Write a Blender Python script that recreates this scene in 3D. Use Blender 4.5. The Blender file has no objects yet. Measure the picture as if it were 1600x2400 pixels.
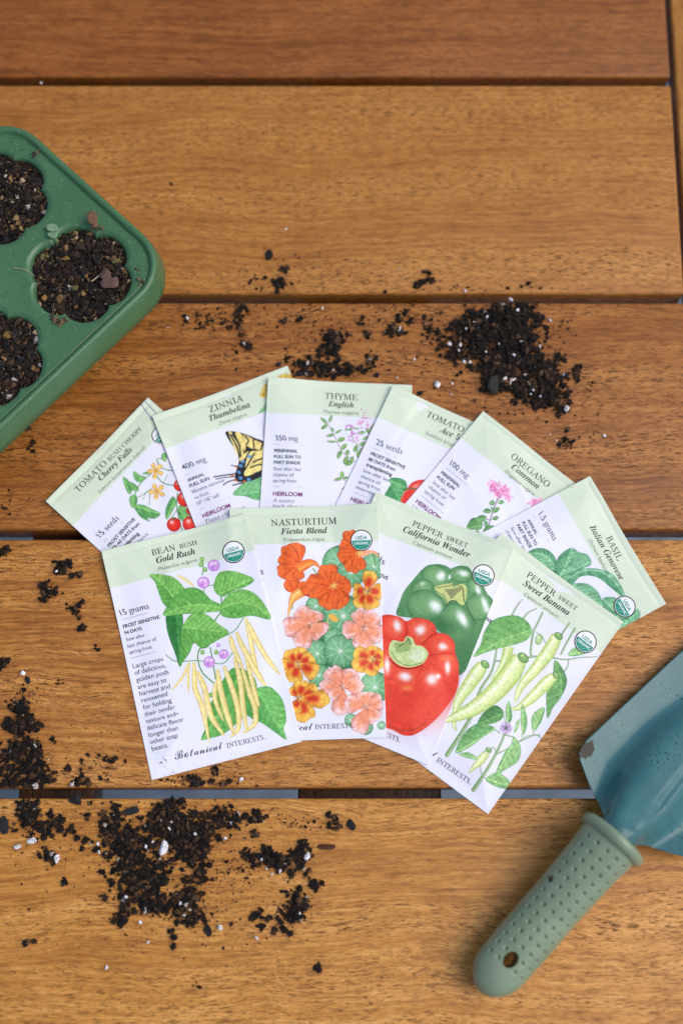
import bpy, bmesh, math, random
import numpy as np
from mathutils import Vector, Matrix
random.seed(7); RNG = np.random.default_rng(11)
S = bpy.context.scene
COL = S.collection
MM = 0.001
# ------------------------------------------------------------------ camera model (metres live in mm here)
TH = math.radians(14.367); DC = 803.0; FPX = 3333.3
def at(px, py, z=0.0):
    """pixel of the 1600x2400 photograph -> point (mm) on the horizontal plane z"""
    u = (px-800)/FPX; v = (1200-py)/FPX
    d = (u, v*math.cos(TH)+math.sin(TH), v*math.sin(TH)-math.cos(TH))
    cy, cz = -DC*math.sin(TH), DC*math.cos(TH)
    t = (z-cz)/d[2]
    return np.array([t*d[0], cy+t*d[1]])
K = 1600/1568.0
def atd(x, y, z=0.0): return at(x*K, y*K, z)

# ------------------------------------------------------------------ tagging helpers
def tag(o, label=None, cat=None, group=None, kind=None):
    if label: o['label'] = label
    if cat: o['category'] = cat
    if group: o['group'] = group
    if kind: o['kind'] = kind
    return o
def empty(name, loc=(0, 0, 0), rz=0.0):
    o = bpy.data.objects.new(name, None); COL.objects.link(o)
    o.empty_display_size = 0.01
    o.location = [c*MM for c in loc]; o.rotation_euler = (0, 0, rz)
    return o
def mesh_obj(name, verts, faces, mats, parent=None, smooth=True, midx=None, attrs=None, scale=MM):
    me = bpy.data.meshes.new(name)
    V = np.asarray(verts, dtype=np.float64)*scale
    if isinstance(faces, np.ndarray):
        n = faces.shape[1]
        me.vertices.add(len(V)); me.vertices.foreach_set('co', V.ravel())
        me.loops.add(faces.size); me.loops.foreach_set('vertex_index', faces.ravel().astype(np.int32))
        me.polygons.add(len(faces))
        me.polygons.foreach_set('loop_start', np.arange(0, faces.size, n, dtype=np.int32))
        me.update(calc_edges=True); me.validate()
    else:
        me.from_pydata([tuple(v) for v in V], [], [tuple(int(i) for i in f) for f in faces]); me.update()
    if not isinstance(mats, (list, tuple)): mats = [mats]
    for m in mats: me.materials.append(m)
    if midx is not None: me.polygons.foreach_set('material_index', np.asarray(midx, dtype=np.int32))
    me.polygons.foreach_set('use_smooth', np.full(len(me.polygons), bool(smooth)))
    if attrs:
        for k, a in attrs.items():
            at_ = me.color_attributes.new(k, 'FLOAT_COLOR', 'POINT')
            at_.data.foreach_set('color', np.asarray(a, dtype=np.float32).ravel())
    o = bpy.data.objects.new(name, me); COL.objects.link(o)
    if parent: o.parent = parent
    return o

# ------------------------------------------------------------------ materials
def new_mat(name):
    m = bpy.data.materials.new(name); m.use_nodes = True
    nt = m.node_tree; b = nt.nodes['Principled BSDF']
    return m, nt, b
def N(nt, t, **kw):
    n = nt.nodes.new(t)
    for k, v in kw.items():
        if k.startswith('i_'): n.inputs[k[2:].replace('_', ' ')].default_value = v
        else: setattr(n, k, v)
    return n
def ramp(nt, stops, interp='LINEAR'):
    r = nt.nodes.new('ShaderNodeValToRGB'); cr = r.color_ramp; cr.interpolation = interp
    while len(cr.elements) < len(stops): cr.elements.new(0.5)
    for e, (p, c) in zip(cr.elements, stops):
        e.position = p; e.color = (*c, 1) if len(c) == 3 else c
    return r
def mixc(nt, fac, a, b, mode='MIX'):
    m = nt.nodes.new('ShaderNodeMix'); m.data_type = 'RGBA'; m.blend_type = mode
    for s, v in ((0, fac), (6, a), (7, b)):
        if isinstance(v, bpy.types.NodeSocket): nt.links.new(v, m.inputs[s])
        elif s == 0: m.inputs[0].default_value = v
        else: m.inputs[s].default_value = (*v, 1)
    return m.outputs[2]
def coords(nt, scale, rot=(0, 0, 0), loc=(0, 0, 0)):
    tc = nt.nodes.new('ShaderNodeTexCoord'); mp = nt.nodes.new('ShaderNodeMapping')
    mp.inputs['Scale'].default_value = scale; mp.inputs['Rotation'].default_value = rot; mp.inputs['Location'].default_value = loc
    nt.links.new(tc.outputs['Object'], mp.inputs['Vector'])
    return mp.outputs[0]
def noise(nt, vec, sc=1.0, det=3.0, rough=.55, dist=0.0):
    n = nt.nodes.new('ShaderNodeTexNoise'); n.inputs['Scale'].default_value = sc
    n.inputs['Detail'].default_value = det; n.inputs['Roughness'].default_value = rough; n.inputs['Distortion'].default_value = dist
    nt.links.new(vec, n.inputs['Vector']); return n
def srgb(r, g, b):
    f = lambda c: (c/255/12.92) if c/255 <= .04045 else ((c/255+.055)/1.055)**2.4
    return (f(r), f(g), f(b))

def wood(name, dark, mid, light, seed=0.0, vertical=False, wav=1.0, pore=.75, rough=.42):
    """dark, mid, light: linear colours; grain along local X"""
    m, nt, b = new_mat(name); L = nt.links.new
    rot = (0, 0, math.pi/2) if vertical else (0, 0, 0)
    base = coords(nt, (1000, 1000, 1000), rot=rot, loc=(seed*137.0, seed*61.0, seed*13))
    # wandering of the grain lines
    w1 = noise(nt, base, .008, 2, .5); w2 = noise(nt, base, .05, 2, .5)
    def addy(vec, nz, amp):
        s = N(nt, 'ShaderNodeMath', operation='SUBTRACT'); L(nz.outputs[0], s.inputs[0]); s.inputs[1].default_value = .5
        k = N(nt, 'ShaderNodeMath', operation='MULTIPLY'); L(s.outputs[0], k.inputs[0]); k.inputs[1].default_value = amp
        c = N(nt, 'ShaderNodeCombineXYZ'); L(k.outputs[0], c.inputs[1])
        a = N(nt, 'ShaderNodeVectorMath', operation='ADD'); L(vec, a.inputs[0]); L(c.outputs[0], a.inputs[1])
        return a.outputs[0]
    v = addy(addy(base, w1, 20*wav), w2, 2.2*wav)
    def stretched(sx, sy, off=0.0):
        mp = nt.nodes.new('ShaderNodeMapping'); mp.inputs['Scale'].default_value = (sx, sy, 1); mp.inputs['Location'].default_value = (off, off*2, 0)
        L(v, mp.inputs['Vector']); return mp.outputs[0]
    bands = noise(nt, stretched(.003, .05), 1, 3, .6)
    streak = noise(nt, stretched(.016, .55, 5), 1, 5, .62)
    fine = noise(nt, stretched(.09, 2.2, 9), 1, 4, .65)
    pores = noise(nt, stretched(.20, 1.35, 3), 1, 2.5, .6)
    pores2 = noise(nt, stretched(.30, 2.6, 8), 1, 2, .5)
    patch = noise(nt, base, .028, 3, .6); fleck = noise(nt, stretched(.10, .42, 21), 1, 4, .7)
    # sum
    def madd(a, k, c):
        n = N(nt, 'ShaderNodeMath', operation='MULTIPLY_ADD'); L(a, n.inputs[0]); n.inputs[1].default_value = k
        if isinstance(c, bpy.types.NodeSocket): L(c, n.inputs[2])
        else: n.inputs[2].default_value = c
        return n.outputs[0]
    t = madd(bands.outputs[0], 1.0, madd(streak.outputs[0], 1.15, madd(fine.outputs[0], .85, madd(patch.outputs[0], .4, madd(fleck.outputs[0], .8, -1.6)))))
    cr = ramp(nt, [(.16, dark), (.5, mid), (.84, light)]); L(t, cr.inputs[0])
    pr = ramp(nt, [(.53, (0, 0, 0)), (.63, (1, 1, 1))]); L(pores.outputs[0], pr.inputs[0])
    pr2 = ramp(nt, [(.55, (0, 0, 0)), (.68, (1, 1, 1))]); L(pores2.outputs[0], pr2.inputs[0])
    # pores come in zones
    zr = ramp(nt, [(.36, (.25, .25, .25)), (.62, (1, 1, 1))]); L(bands.outputs[0], zr.inputs[0])
    mx = N(nt, 'ShaderNodeMath', operation='MAXIMUM'); L(pr.outputs[0], mx.inputs[0])
    h2 = N(nt, 'ShaderNodeMath', operation='MULTIPLY'); L(pr2.outputs[0], h2.inputs[0]); h2.inputs[1].default_value = .85; L(h2.outputs[0], mx.inputs[1])
    pm = N(nt, 'ShaderNodeMath', operation='MULTIPLY'); L(mx.outputs[0], pm.inputs[0]); L(zr.outputs[0], pm.inputs[1])
    pf = N(nt, 'ShaderNodeMath', operation='MULTIPLY'); L(pm.outputs[0], pf.inputs[0]); pf.inputs[1].default_value = pore
    pc = tuple(c*.34 for c in dark)
    col = mixc(nt, pf.outputs[0], cr.outputs[0], pc)
    L(col, b.inputs['Base Color'])
    rr = ramp(nt, [(0, (rough-.06,)*3), (1, (rough+.2,)*3)]); L(pm.outputs[0], rr.inputs[0]); L(rr.outputs[0], b.inputs['Roughness'])
    b.inputs['Specular IOR Level'].default_value = .26
    hs = madd(pm.outputs[0], -.8, madd(fine.outputs[0], .5, 0.0))
    bp = N(nt, 'ShaderNodeBump'); bp.inputs['Strength'].default_value = .25; bp.inputs['Distance'].default_value = .0002
    L(hs, bp.inputs['Height']); L(bp.outputs[0], b.inputs['Normal'])
    return m

def soil_mat(name='soil_crumbs', attr='tint', bright=1.0):
    m, nt, b = new_mat(name); L = nt.links.new
    a = N(nt, 'ShaderNodeVertexColor', layer_name=attr)
    nz = noise(nt, coords(nt, (1500,)*3), 1, 3, .7)
    r = ramp(nt, [(.25, (.45, .45, .45)), (.75, (1.7, 1.6, 1.5))]); L(nz.outputs[0], r.inputs[0])
    L(mixc(nt, 1.0, a.outputs[0], r.outputs[0], 'MULTIPLY'), b.inputs['Base Color'])
    b.inputs['Roughness'].default_value = .85; b.inputs['Specular IOR Level'].default_value = .28
    bp = N(nt, 'ShaderNodeBump'); bp.inputs['Strength'].default_value = .8; bp.inputs['Distance'].default_value = .0004
    n2 = noise(nt, coords(nt, (3000,)*3), 1, 3, .7); L(n2.outputs[0], bp.inputs['Height']); L(bp.outputs[0], b.inputs['Normal'])
    return m

def simple(name, col, rough=.5, spec=.5, bump=0.0, bscale=800, var=0.0, metal=0.0):
    m, nt, b = new_mat(name); L = nt.links.new
    nz = noise(nt, coords(nt, (bscale,)*3), 1, 3, .6)
    if var:
        lo = tuple(c*(1-var) for c in col); hi = tuple(min(1, c*(1+var)) for c in col)
        r = ramp(nt, [(.3, lo), (.7, hi)]); L(nz.outputs[0], r.inputs[0]); L(r.outputs[0], b.inputs['Base Color'])
    else: b.inputs['Base Color'].default_value = (*col, 1)
    b.inputs['Roughness'].default_value = rough; b.inputs['Specular IOR Level'].default_value = spec; b.inputs['Metallic'].default_value = metal
    if bump:
        bp = N(nt, 'ShaderNodeBump'); bp.inputs['Strength'].default_value = bump; bp.inputs['Distance'].default_value = .0003
        L(nz.outputs[0], bp.inputs['Height']); L(bp.outputs[0], b.inputs['Normal'])
    return m

# ------------------------------------------------------------------ TABLE
GAP = 5.6
EDGE = [412.4, 269.6, 126.8, -15.9, -158.7, -301.5]     # upper edge (Y) of each board, mm
XR = 201.2
def box_board(name, x0, x1, y0, y1, z0, z1, mat, parent, bev=2.6):
    bm = bmesh.new(); bmesh.ops.create_cube(bm, size=1)
    cx, cy, cz = (x0+x1)/2, (y0+y1)/2, (z0+z1)/2
    for v in bm.verts:
        v.co = Vector(((x1-x0)*v.co.x, (y1-y0)*v.co.y, (z1-z0)*v.co.z))*MM
    bmesh.ops.bevel(bm, geom=bm.edges[:], offset=bev*MM, segments=4, profile=.5, affect='EDGES')
    me = bpy.data.meshes.new(name); bm.to_mesh(me); bm.free(); me.materials.append(mat)
    for p in me.polygons: p.use_smooth = True
    me.set_sharp_from_angle(angle=math.radians(40))
    o = bpy.data.objects.new(name, me); COL.objects.link(o); o.parent = parent
    o.location = (cx*MM, cy*MM, cz*MM)
    return o
table = empty('wooden_table', (0, 0, 0))
tag(table, 'oiled brown slatted wooden table under the seed packets, tray and trowel', 'table')
WD = [  # dark, mid, light per board from top
    ((.150, .046, .008), (.270, .098, .018), (.370, .150, .034), 1.0, .9, .55),
    ((.255, .098, .017), (.405, .178, .035), (.520, .260, .060), 2.3, 1.0, .65),
    ((.175, .060, .011), (.315, .124, .024), (.450, .205, .048), 3.7, 1.0, .85),
    ((.245, .095, .018), (.450, .202, .043), (.630, .335, .092), 5.1, 1.1, 1.0),
    ((.320, .132, .024), (.520, .248, .050), (.680, .370, .100), 6.4, 1.1, .9),
    ((.24, .09, .016), (.38, .165, .032), (.50, .24, .055), 7.7, 1.0, .8)]
for k in range(6):
    d, mi, l, sd, wv, po = WD[k]; d, mi, l = [(c[0]*1.02, c[1]*.93, c[2]*.92) for c in (d, mi, l)]
    mt = wood('oiled_wood', d, mi, l, sd, wav=wv, pore=min(1, po*1.5))
    y1 = EDGE[k]; y0 = (EDGE[k+1] if k < 5 else -440)+GAP
    box_board('board', -430, XR, y0, y1, -20.5, 0, mt, table, bev=1.7)
mt = wood('oiled_wood_end', (.27, .10, .018), (.41, .18, .034), (.52, .25, .056), 9.1, vertical=True, pore=.5)
box_board('end_board', XR+3.0, XR+95, -440, 412.4, -20.5, 0, mt, table, bev=1.7)
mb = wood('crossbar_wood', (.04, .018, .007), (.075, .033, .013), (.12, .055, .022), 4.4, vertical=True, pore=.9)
for (xa, xb) in ((-178, -136), (-24, 55), (235, 290)):
    box_board('crossbar', xa, xb, -435, 405, -50, -20.8, mb, table, bev=1.5)
mf = simple('patio_concrete', (.12, .155, .19), .8, .3, .3, 30, .25)
fl = mesh_obj('floor', [(-4000, -4000, -720), (4000, -4000, -720), (4000, 4000, -720), (-4000, 4000, -720)], [(0, 1, 2, 3)], mf)
tag(fl, kind='structure')

# ------------------------------------------------------------------ SEED PACKETS : paper, print and lettering
PW, PH = 83.0, 129.3
POSE = dict(bean=(-77.593, -76.183, .248), nast=(-19.228, -63.199, .031), cal=(32.984, -65.808, -.390), ban=(83.534, -90.429, -.639),
            cherry=(-90.836, -6.578, .839), zin=(-45.432, 11.478, .386), thy=(-3.887, 12.575, -.048), tom=(40.169, -1.784, -.431),
            ore=(71.799, -17.444, -.690), bas=(103.013, -47.058, -1.077))
ORDER = ['cherry', 'zin', 'thy', 'tom', 'ore', 'bas', 'ban', 'cal', 'nast', 'bean']
CROP = dict(bean=(230, 1200, 3.2667), nast=(600, 1180, 4.056), cal=(850, 1180, 4.054), ban=(980, 1240, 3.136),
            cherry=(100, 900, 3.92), zin=(350, 840, 4.48), thy=(600, 860, 3.92), tom=(780, 900, 3.92), ore=(930, 960, 3.92), bas=(1130, 1100, 3.5636))
# table height field (mm)
HX0, HY0, HN_X, HN_Y = -200, -240, 400, 380
HF = np.zeros((HN_Y, HN_X))
def hf_sample(X, Y):
    i = np.clip(X-HX0, 0, HN_X-1.001); j = np.clip(Y-HY0, 0, HN_Y-1.001)
    i0 = i.astype(int); j0 = j.astype(int); a = i-i0; b = j-j0
    return (HF[j0, i0]*(1-a)*(1-b)+HF[j0, i0+1]*a*(1-b)+HF[j0+1, i0]*(1-a)*b+HF[j0+1, i0+1]*a*b)
def blur(z):
    p = np.pad(z, 1, mode='edge')
    return (p[:-2, 1:-1]+p[2:, 1:-1]+p[1:-1, :-2]+p[1:-1, 2:]+4*z)/8
def bil(G, u, v):
    """sample packet grid G (rows v 0..PH, cols u 0..PW)"""
    ny, nx = G.shape
    i = np.clip(u/PW*(nx-1), 0, nx-1.001); j = np.clip(v/PH*(ny-1), 0, ny-1.001)
    i0 = i.astype(int); j0 = j.astype(int); a = i-i0; b = j-j0
    return (G[j0, i0]*(1-a)*(1-b)+G[j0, i0+1]*a*(1-b)+G[j0+1, i0]*(1-a)*b+G[j0+1, i0+1]*a*b)
def sm(x, a, b):
    t = np.clip((x-a)/(b-a), 0, 1); return t*t*(3-2*t)
PK = {}
def make_surface(key, seed):
    cx, cy, a = POSE[key]
    nx, ny = 84, 130
    u, v = np.meshgrid(np.linspace(0, PW, nx), np.linspace(0, PH, ny))
    lx, ly = u-PW/2, PH/2-v
    X = cx+lx*math.cos(a)-ly*math.sin(a); Y = cy+lx*math.sin(a)+ly*math.cos(a)
    base = hf_sample(X, Y)+.12
    z = base.copy()
    for _ in range(420): z = np.maximum(base, blur(z))
    for _ in range(12): z = np.maximum(base, blur(z)+.01)
    r = np.random.default_rng(seed)
    low = r.standard_normal((6, 5)); yy = np.linspace(0, 5, ny); xx = np.linspace(0, 4, nx)
    def lerp2(L):
        j = np.clip(yy, 0, 4.999).astype(int); fy = sm(yy-j, 0, 1)[:, None]; i = np.clip(xx, 0, 3.999).astype(int); fx = sm(xx-i, 0, 1)[None]
        return L[j][:, i]*(1-fy)*(1-fx)+L[j+1][:, i]*fy*(1-fx)+L[j][:, i+1]*(1-fy)*fx+L[j+1][:, i+1]*fy*fx
    edge = np.minimum(np.minimum(u, PW-u), np.minimum(v, PH-v))
    bulge = 1.7*sm(edge, 1.0, 20)*(.65+.5*sm(v, 20, 95))
    for _ in range(5):      # soft creases
        ca_ = r.uniform(0, math.pi); px_, py_ = r.uniform(8, PW-8), r.uniform(5, PH-10); Lc = r.uniform(14, 34)
        al = (u-px_)*math.cos(ca_)+(v-py_)*math.sin(ca_); ac = -(u-px_)*math.sin(ca_)+(v-py_)*math.cos(ca_)
        bulge = bulge+r.choice([-1, 1])*r.uniform(.15, .34)*np.exp(-(ac/r.uniform(2.0, 3.6))**2-(al/Lc)**2)*sm(edge, 0, 3)
    bulge = bulge-.3*np.exp(-((v-3.6-.5*np.sin(u/17+seed))/1.0)**2)*sm(edge, 0, 3)
    wr = .38*lerp2(low)*sm(edge, 0, 8)
    lift = 1.6*np.exp(-((u)**2+(v)**2)/(2*20**2)) + .9*np.exp(-((PW-u)**2+(v)**2)/(2*18**2))
    if key == 'bean': lift = lift*1.6+1.1*np.exp(-((u-40)**2/(2*25**2)+(v)**2/(2*9**2)))
    lift += .35*np.exp(-v/2.2)*(.6+.4*np.sin(u/9+seed))   # top flap fold stands a little
    zb = z+lift; zt = zb+.38+bulge+wr
    PK[key] = dict(zt=zt, zb=zb)
    # rasterise into the height field
    gx, gy = np.meshgrid(np.arange(HN_X)+HX0, np.arange(HN_Y)+HY0)
    dx, dy = gx-cx, gy-cy
    l1 = dx*math.cos(a)+dy*math.sin(a); l2 = -dx*math.sin(a)+dy*math.cos(a)
    U, Vv = l1+PW/2, PH/2-l2
    ins = (U > -0.7) & (U < PW+.7) & (Vv > -.7) & (Vv < PH+.7)
    HF[ins] = np.maximum(HF[ins], bil(zt, np.clip(U[ins], 0, PW), np.clip(Vv[ins], 0, PH)))

def catmull(P, closed=True, n=6):
    P = np.asarray(P, float); m = len(P); out = []
    for i in range(m if closed else m-1):
        if closed: p0, p1, p2, p3 = P[i-1], P[i], P[(i+1) % m], P[(i+2) % m]
        else: p0, p1, p2, p3 = P[max(i-1, 0)], P[i], P[i+1], P[min(i+2, m-1)]
        for k in range(n):
            t = k/n
            out.append(.5*((2*p1)+(-p0+p2)*t+(2*p0-5*p1+4*p2-p3)*t*t+(-p0+3*p1-3*p2+p3)*t**3))
    if not closed: out.append(P[-1])
    return np.array(out)
C_ = lambda r, g, b: np.array([r, g, b])/255.0
class Canvas:
    def __init__(s, key, res):
        s.key = key; s.r = res
        s.nx = int(PW*res)+1; s.ny = int(PH*res)+1
        s.img = np.empty((s.ny, s.nx, 3)); s.img[:] = C_(232, 232, 243)
        s.cx, s.cy, s.a = POSE[key]; s.cr = CROP[key]
        hb = int(21.5*res); s.img[:hb] = C_(214, 226, 201)
        s.rng = np.random.default_rng(len(key)*7+res)
        g = s.rng.standard_normal((s.ny, s.nx)); s.grain = (g+np.roll(g, 1, 0)*.6+np.roll(g, 1, 1)*.5)/1.27
        g2 = s.rng.standard_normal((s.ny//6+2, s.nx//6+2)); s.slow = np.kron(g2, np.ones((6, 6)))[:s.ny, :s.nx]
        for _ in range(5): s.slow = blur(s.slow)
    def T(s, P):
        P = np.atleast_2d(np.asarray(P, float)); out = []
        for x, y in P:
            w = at(s.cr[0]+x/s.cr[2], s.cr[1]+y/s.cr[2], 2.0)
            dx, dy = w[0]-s.cx, w[1]-s.cy
            l1 = dx*math.cos(s.a)+dy*math.sin(s.a); l2 = -dx*math.sin(s.a)+dy*math.cos(s.a)
            out.append((l1+PW/2, PH/2-l2))
        return np.array(out)
    def k(s): # mm per crop px
        return 1/(4.2*s.cr[2])
    def mask(s, Pm):
        """Pm polygon in packet mm -> window, coverage, X, Y (mm)"""
        q = 3; P = Pm*s.r
        x0 = max(int(P[:, 0].min())-1, 0); x1 = min(int(P[:, 0].max())+2, s.nx); y0 = max(int(P[:, 1].min())-1, 0); y1 = min(int(P[:, 1].max())+2, s.ny)
        if x1 <= x0 or y1 <= y0: return None
        w, h = (x1-x0)*q, (y1-y0)*q
        tog = np.zeros((h, w+1), dtype=np.int32)
        Q = (P-[x0-.5, y0-.5])*q
        for i in range(len(Q)):
            (ax, ay), (bx, by) = Q[i-1], Q[i]
            if ay == by: continue
            if ay > by: ax, ay, bx, by = bx, by, ax, ay
            r0 = max(int(math.ceil(ay-.5)), 0); r1 = min(int(math.ceil(by-.5)), h)
            if r1 <= r0: continue
            rr = np.arange(r0, r1); xc = ax+(rr+.5-ay)*(bx-ax)/(by-ay)
            ci = np.clip(np.ceil(xc-.5).astype(int), 0, w)
            np.add.at(tog, (rr, ci), 1)
        ins = (np.cumsum(tog, 1)[:, :w] % 2).astype(float)
        cov = ins.reshape(y1-y0, q, x1-x0, q).mean((1, 3))
        Y, X = np.mgrid[y0:y1, x0:x1]/s.r
        return (slice(y0, y1), slice(x0, x1)), cov, X, Y
    def put(s, win, cov, col, grain=.05):
        if grain: col = col*(1+grain*s.grain[win]+grain*.8*s.slow[win])[..., None]
        s.img[win] = s.img[win]*(1-cov[..., None])+np.clip(col, 0, 1)*cov[..., None]
    def poly(s, P, col, grain=.04, alpha=1.0, smooth=True, mm=False):
        Pm = np.asarray(P, float) if mm else s.T(P)
        if smooth: Pm = catmull(Pm)
        r = s.mask(Pm)
        if r is None: return
        win, cov, X, Y = r
        s.put(win, cov*alpha, np.broadcast_to(col, cov.shape+(3,)).copy(), grain)
    def leaf(s, P, dark, light, rib, nv=7, ang=.9, side=.5, vein=None):
        Pm = catmull(s.T(P)); R = s.T(rib); r = s.mask(Pm)
        if r is None: return
        win, cov, X, Y = r
        A, B = R[0], R[-1]; d = B-A; Lr = np.hypot(*d)+1e-6; d = d/Lr
        sx = ((X-A[0])*d[0]+(Y-A[1])*d[1]); dn = (-(X-A[0])*d[1]+(Y-A[1])*d[0])
        if len(R) == 3:
            M = R[1]-A; sm_ = M@d/Lr; bend = (-M[0]*d[1]+M[1]*d[0])
            tt = np.clip(sx/Lr, 0, 1); dn = dn-bend*4*tt*(1-tt)
        ph = (sx-np.abs(dn)*ang)/Lr*nv+s.slow[win]*.03
        fr = ph-np.floor(ph)
        t = .42+.3*fr**1.3; t = np.where(dn*np.sign(side) > 0, t*(1-abs(side)*.45), t+.1)
        wmax = np.abs(dn[cov > .5]).max() if (cov > .5).any() else 1
        t = t+.15*(1-np.abs(dn)/wmax)-.1
        t = np.clip(t+.03*s.slow[win]+.03*s.grain[win], 0, 1)[..., None]
        col = dark*(1-t)+light*t
        vc = vein if vein is not None else np.clip(light*1.12, 0, 1)
        ln = np.clip(1-np.abs(dn)/.33, 0, 1)[..., None]*.8
        col = col*(1-ln)+vc*ln
        vl = (np.clip(1-fr/.12, 0, 1)*.3)[..., None]; col = col*(1-vl)+vc*vl
        s.put(win, cov, col, .05)
        s.outline(Pm, dark*.8, .18, .55)
    def outline(s, Pm, col, w, alpha=1.0):
        s.stroke(np.vstack([Pm, Pm[:1]]), w, col, mm=True, alpha=alpha, smooth=False)
    def stroke(s, P, w, col, mm=False, alpha=1.0, smooth=True, w2=None, edge=None, mid=None):
        Pm = np.asarray(P, float) if mm else s.T(P)
        if smooth and len(Pm) > 2: Pm = catmull(Pm, False, 5)
        w2 = w if w2 is None else w2
        n = len(Pm); ww = np.linspace(w, w2, n)
        lo = Pm.min(0)-max(w, w2); hi = Pm.max(0)+max(w, w2)
        x0, y0 = np.maximum((lo*s.r).astype(int), 0); x1 = min(int(hi[0]*s.r)+2, s.nx); y1 = min(int(hi[1]*s.r)+2, s.ny)
        if x1 <= x0 or y1 <= y0: return
        D = np.full((y1-y0, x1-x0), 9.0); SG = np.zeros_like(D)
        for i in range(n-1):
            A, B = Pm[i], Pm[i+1]; m = max(ww[i], ww[i+1])+1.0/s.r
            bx0 = max(int((min(A[0], B[0])-m)*s.r)-x0, 0); bx1 = min(int((max(A[0], B[0])+m)*s.r)+2-x0, x1-x0)
            by0 = max(int((min(A[1], B[1])-m)*s.r)-y0, 0); by1 = min(int((max(A[1], B[1])+m)*s.r)+2-y0, y1-y0)
            if bx1 <= bx0 or by1 <= by0: continue
            Y, X = np.mgrid[by0+y0:by1+y0, bx0+x0:bx1+x0]/s.r
            d = B-A; l2 = d@d+1e-9; t = np.clip(((X-A[0])*d[0]+(Y-A[1])*d[1])/l2, 0, 1)
            ex, ey = X-A[0]-t*d[0], Y-A[1]-t*d[1]
            w_ = (ww[i]*(1-t)+ww[i+1]*t)/2
            dist = np.hypot(ex, ey)/np.maximum(w_, .02)
            fr = (dist-1)*w_*s.r       # in pixels outside the edge
            sub = D[by0:by1, bx0:bx1]; sg = SG[by0:by1, bx0:bx1]
            up = fr < sub; sub[up] = fr[up]
            sgn = np.where(-ex*d[1]+ey*d[0] > 0, 1, -1)*np.minimum(dist, 1); sg[up] = sgn[up]
        cov = np.clip(.5-D, 0, 1)*alpha
        win = (slice(y0, y1), slice(x0, x1))
        if mid is None: s.put(win, cov, np.broadcast_to(col, cov.shape+(3,)).copy(), .03)
        else:
            t = SG; hl = np.exp(-((t+.35)/.28)**2)[..., None]; ed = (np.abs(t)**2.2)[..., None]
            c = mid*(1-ed)+edge*ed; c = c*(1-hl*.75)+col*hl*.75
            s.put(win, cov, c, .03)
    def pod(s, P, ws, edge, mid, hi):
        """tapering pod: P crop points, ws widths in crop px"""
        Pm = catmull(s.T(P), False, 6); kk = s.k(); n = len(Pm)
        wv = np.interp(np.linspace(0, len(ws)-1, n), range(len(ws)), ws)*kk
        d = np.gradient(Pm, axis=0); d /= np.hypot(d[:, 0], d[:, 1])[:, None]+1e-9; nn = np.stack([-d[:, 1], d[:, 0]], 1)
        poly = np.vstack([Pm+nn*wv[:, None]/2, (Pm-nn*wv[:, None]/2)[::-1]])
        r = s.mask(poly)
        if r is None: return
        win, cov, X, Y = r
        best = np.full(X.shape, 1e9); t = np.zeros(X.shape)
        for i in range(n):
            q = (X-Pm[i, 0])**2+(Y-Pm[i, 1])**2; u = q < best; best[u] = q[u]
            side = ((X-Pm[i, 0])*nn[i, 0]+(Y-Pm[i, 1])*nn[i, 1])/(max(wv[i], .2)/2); t[u] = side[u]
        t = np.clip(t, -1, 1)
        ed = (np.abs(t)**2.0)[..., None]; h = np.exp(-((t-.25)/.25)**2)[..., None]*.8
        c = mid*(1-ed)+edge*ed; c = c*(1-h)+hi*h
        s.put(win, cov, c, .035); s.outline(poly, edge*.8, .15, .45)
    def petal(s, c, tip, w, inner, outer, streak, throat=None, tr=.35, ns=5):
        c_ = s.T([c])[0]; t_ = s.T([tip])[0]; d = t_-c_; Lp = np.hypot(*d); d = d/Lp; n = np.array([-d[1], d[0]]); wm = w*s.k()
        prof = [(0, .10), (.25, .42), (.5, .86), (.75, 1.0), (.93, .72), (1.0, .25)]
        j = lambda: 1+s.rng.uniform(-.07, .07)
        pl = [c_+d*Lp*a*j()+n*wm/2*b*j() for a, b in prof]+[c_+d*Lp*a*j()-n*wm/2*b*j() for a, b in prof[::-1]]
        P = catmull(pl, True, 4); r = s.mask(P)
        if r is None: return
        win, cov, X, Y = r
        sx = ((X-c_[0])*d[0]+(Y-c_[1])*d[1])/Lp; dn = (-(X-c_[0])*d[1]+(Y-c_[1])*d[0])/(wm/2)
        rad = np.clip(sx, 0, 1)
        ang = dn/np.maximum(rad+.25, .2)
        t = np.clip(rad*1.25-.15+.12*s.slow[win], 0, 1)[..., None]
        col = inner*(1-t)+outer*t
        st = (np.cos(ang*ns*1.9+s.rng.uniform(0, 6))*.5+.5)**5*np.clip(1.15-rad, 0, 1); col = col*(1-st[..., None]*.75)+streak*st[..., None]*.75
        if throat is not None:
            q = np.exp(-((rad-.45)/tr)**4-(dn/.42)**2)[..., None]; col = col*(1-q)+throat*q
        ed = np.clip(np.abs(dn)-.55, 0, 1)[..., None]; col = col*(1-.35*ed)
        s.put(win, cov, col, .05); s.outline(P, streak*.75, .16, .7)
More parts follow.
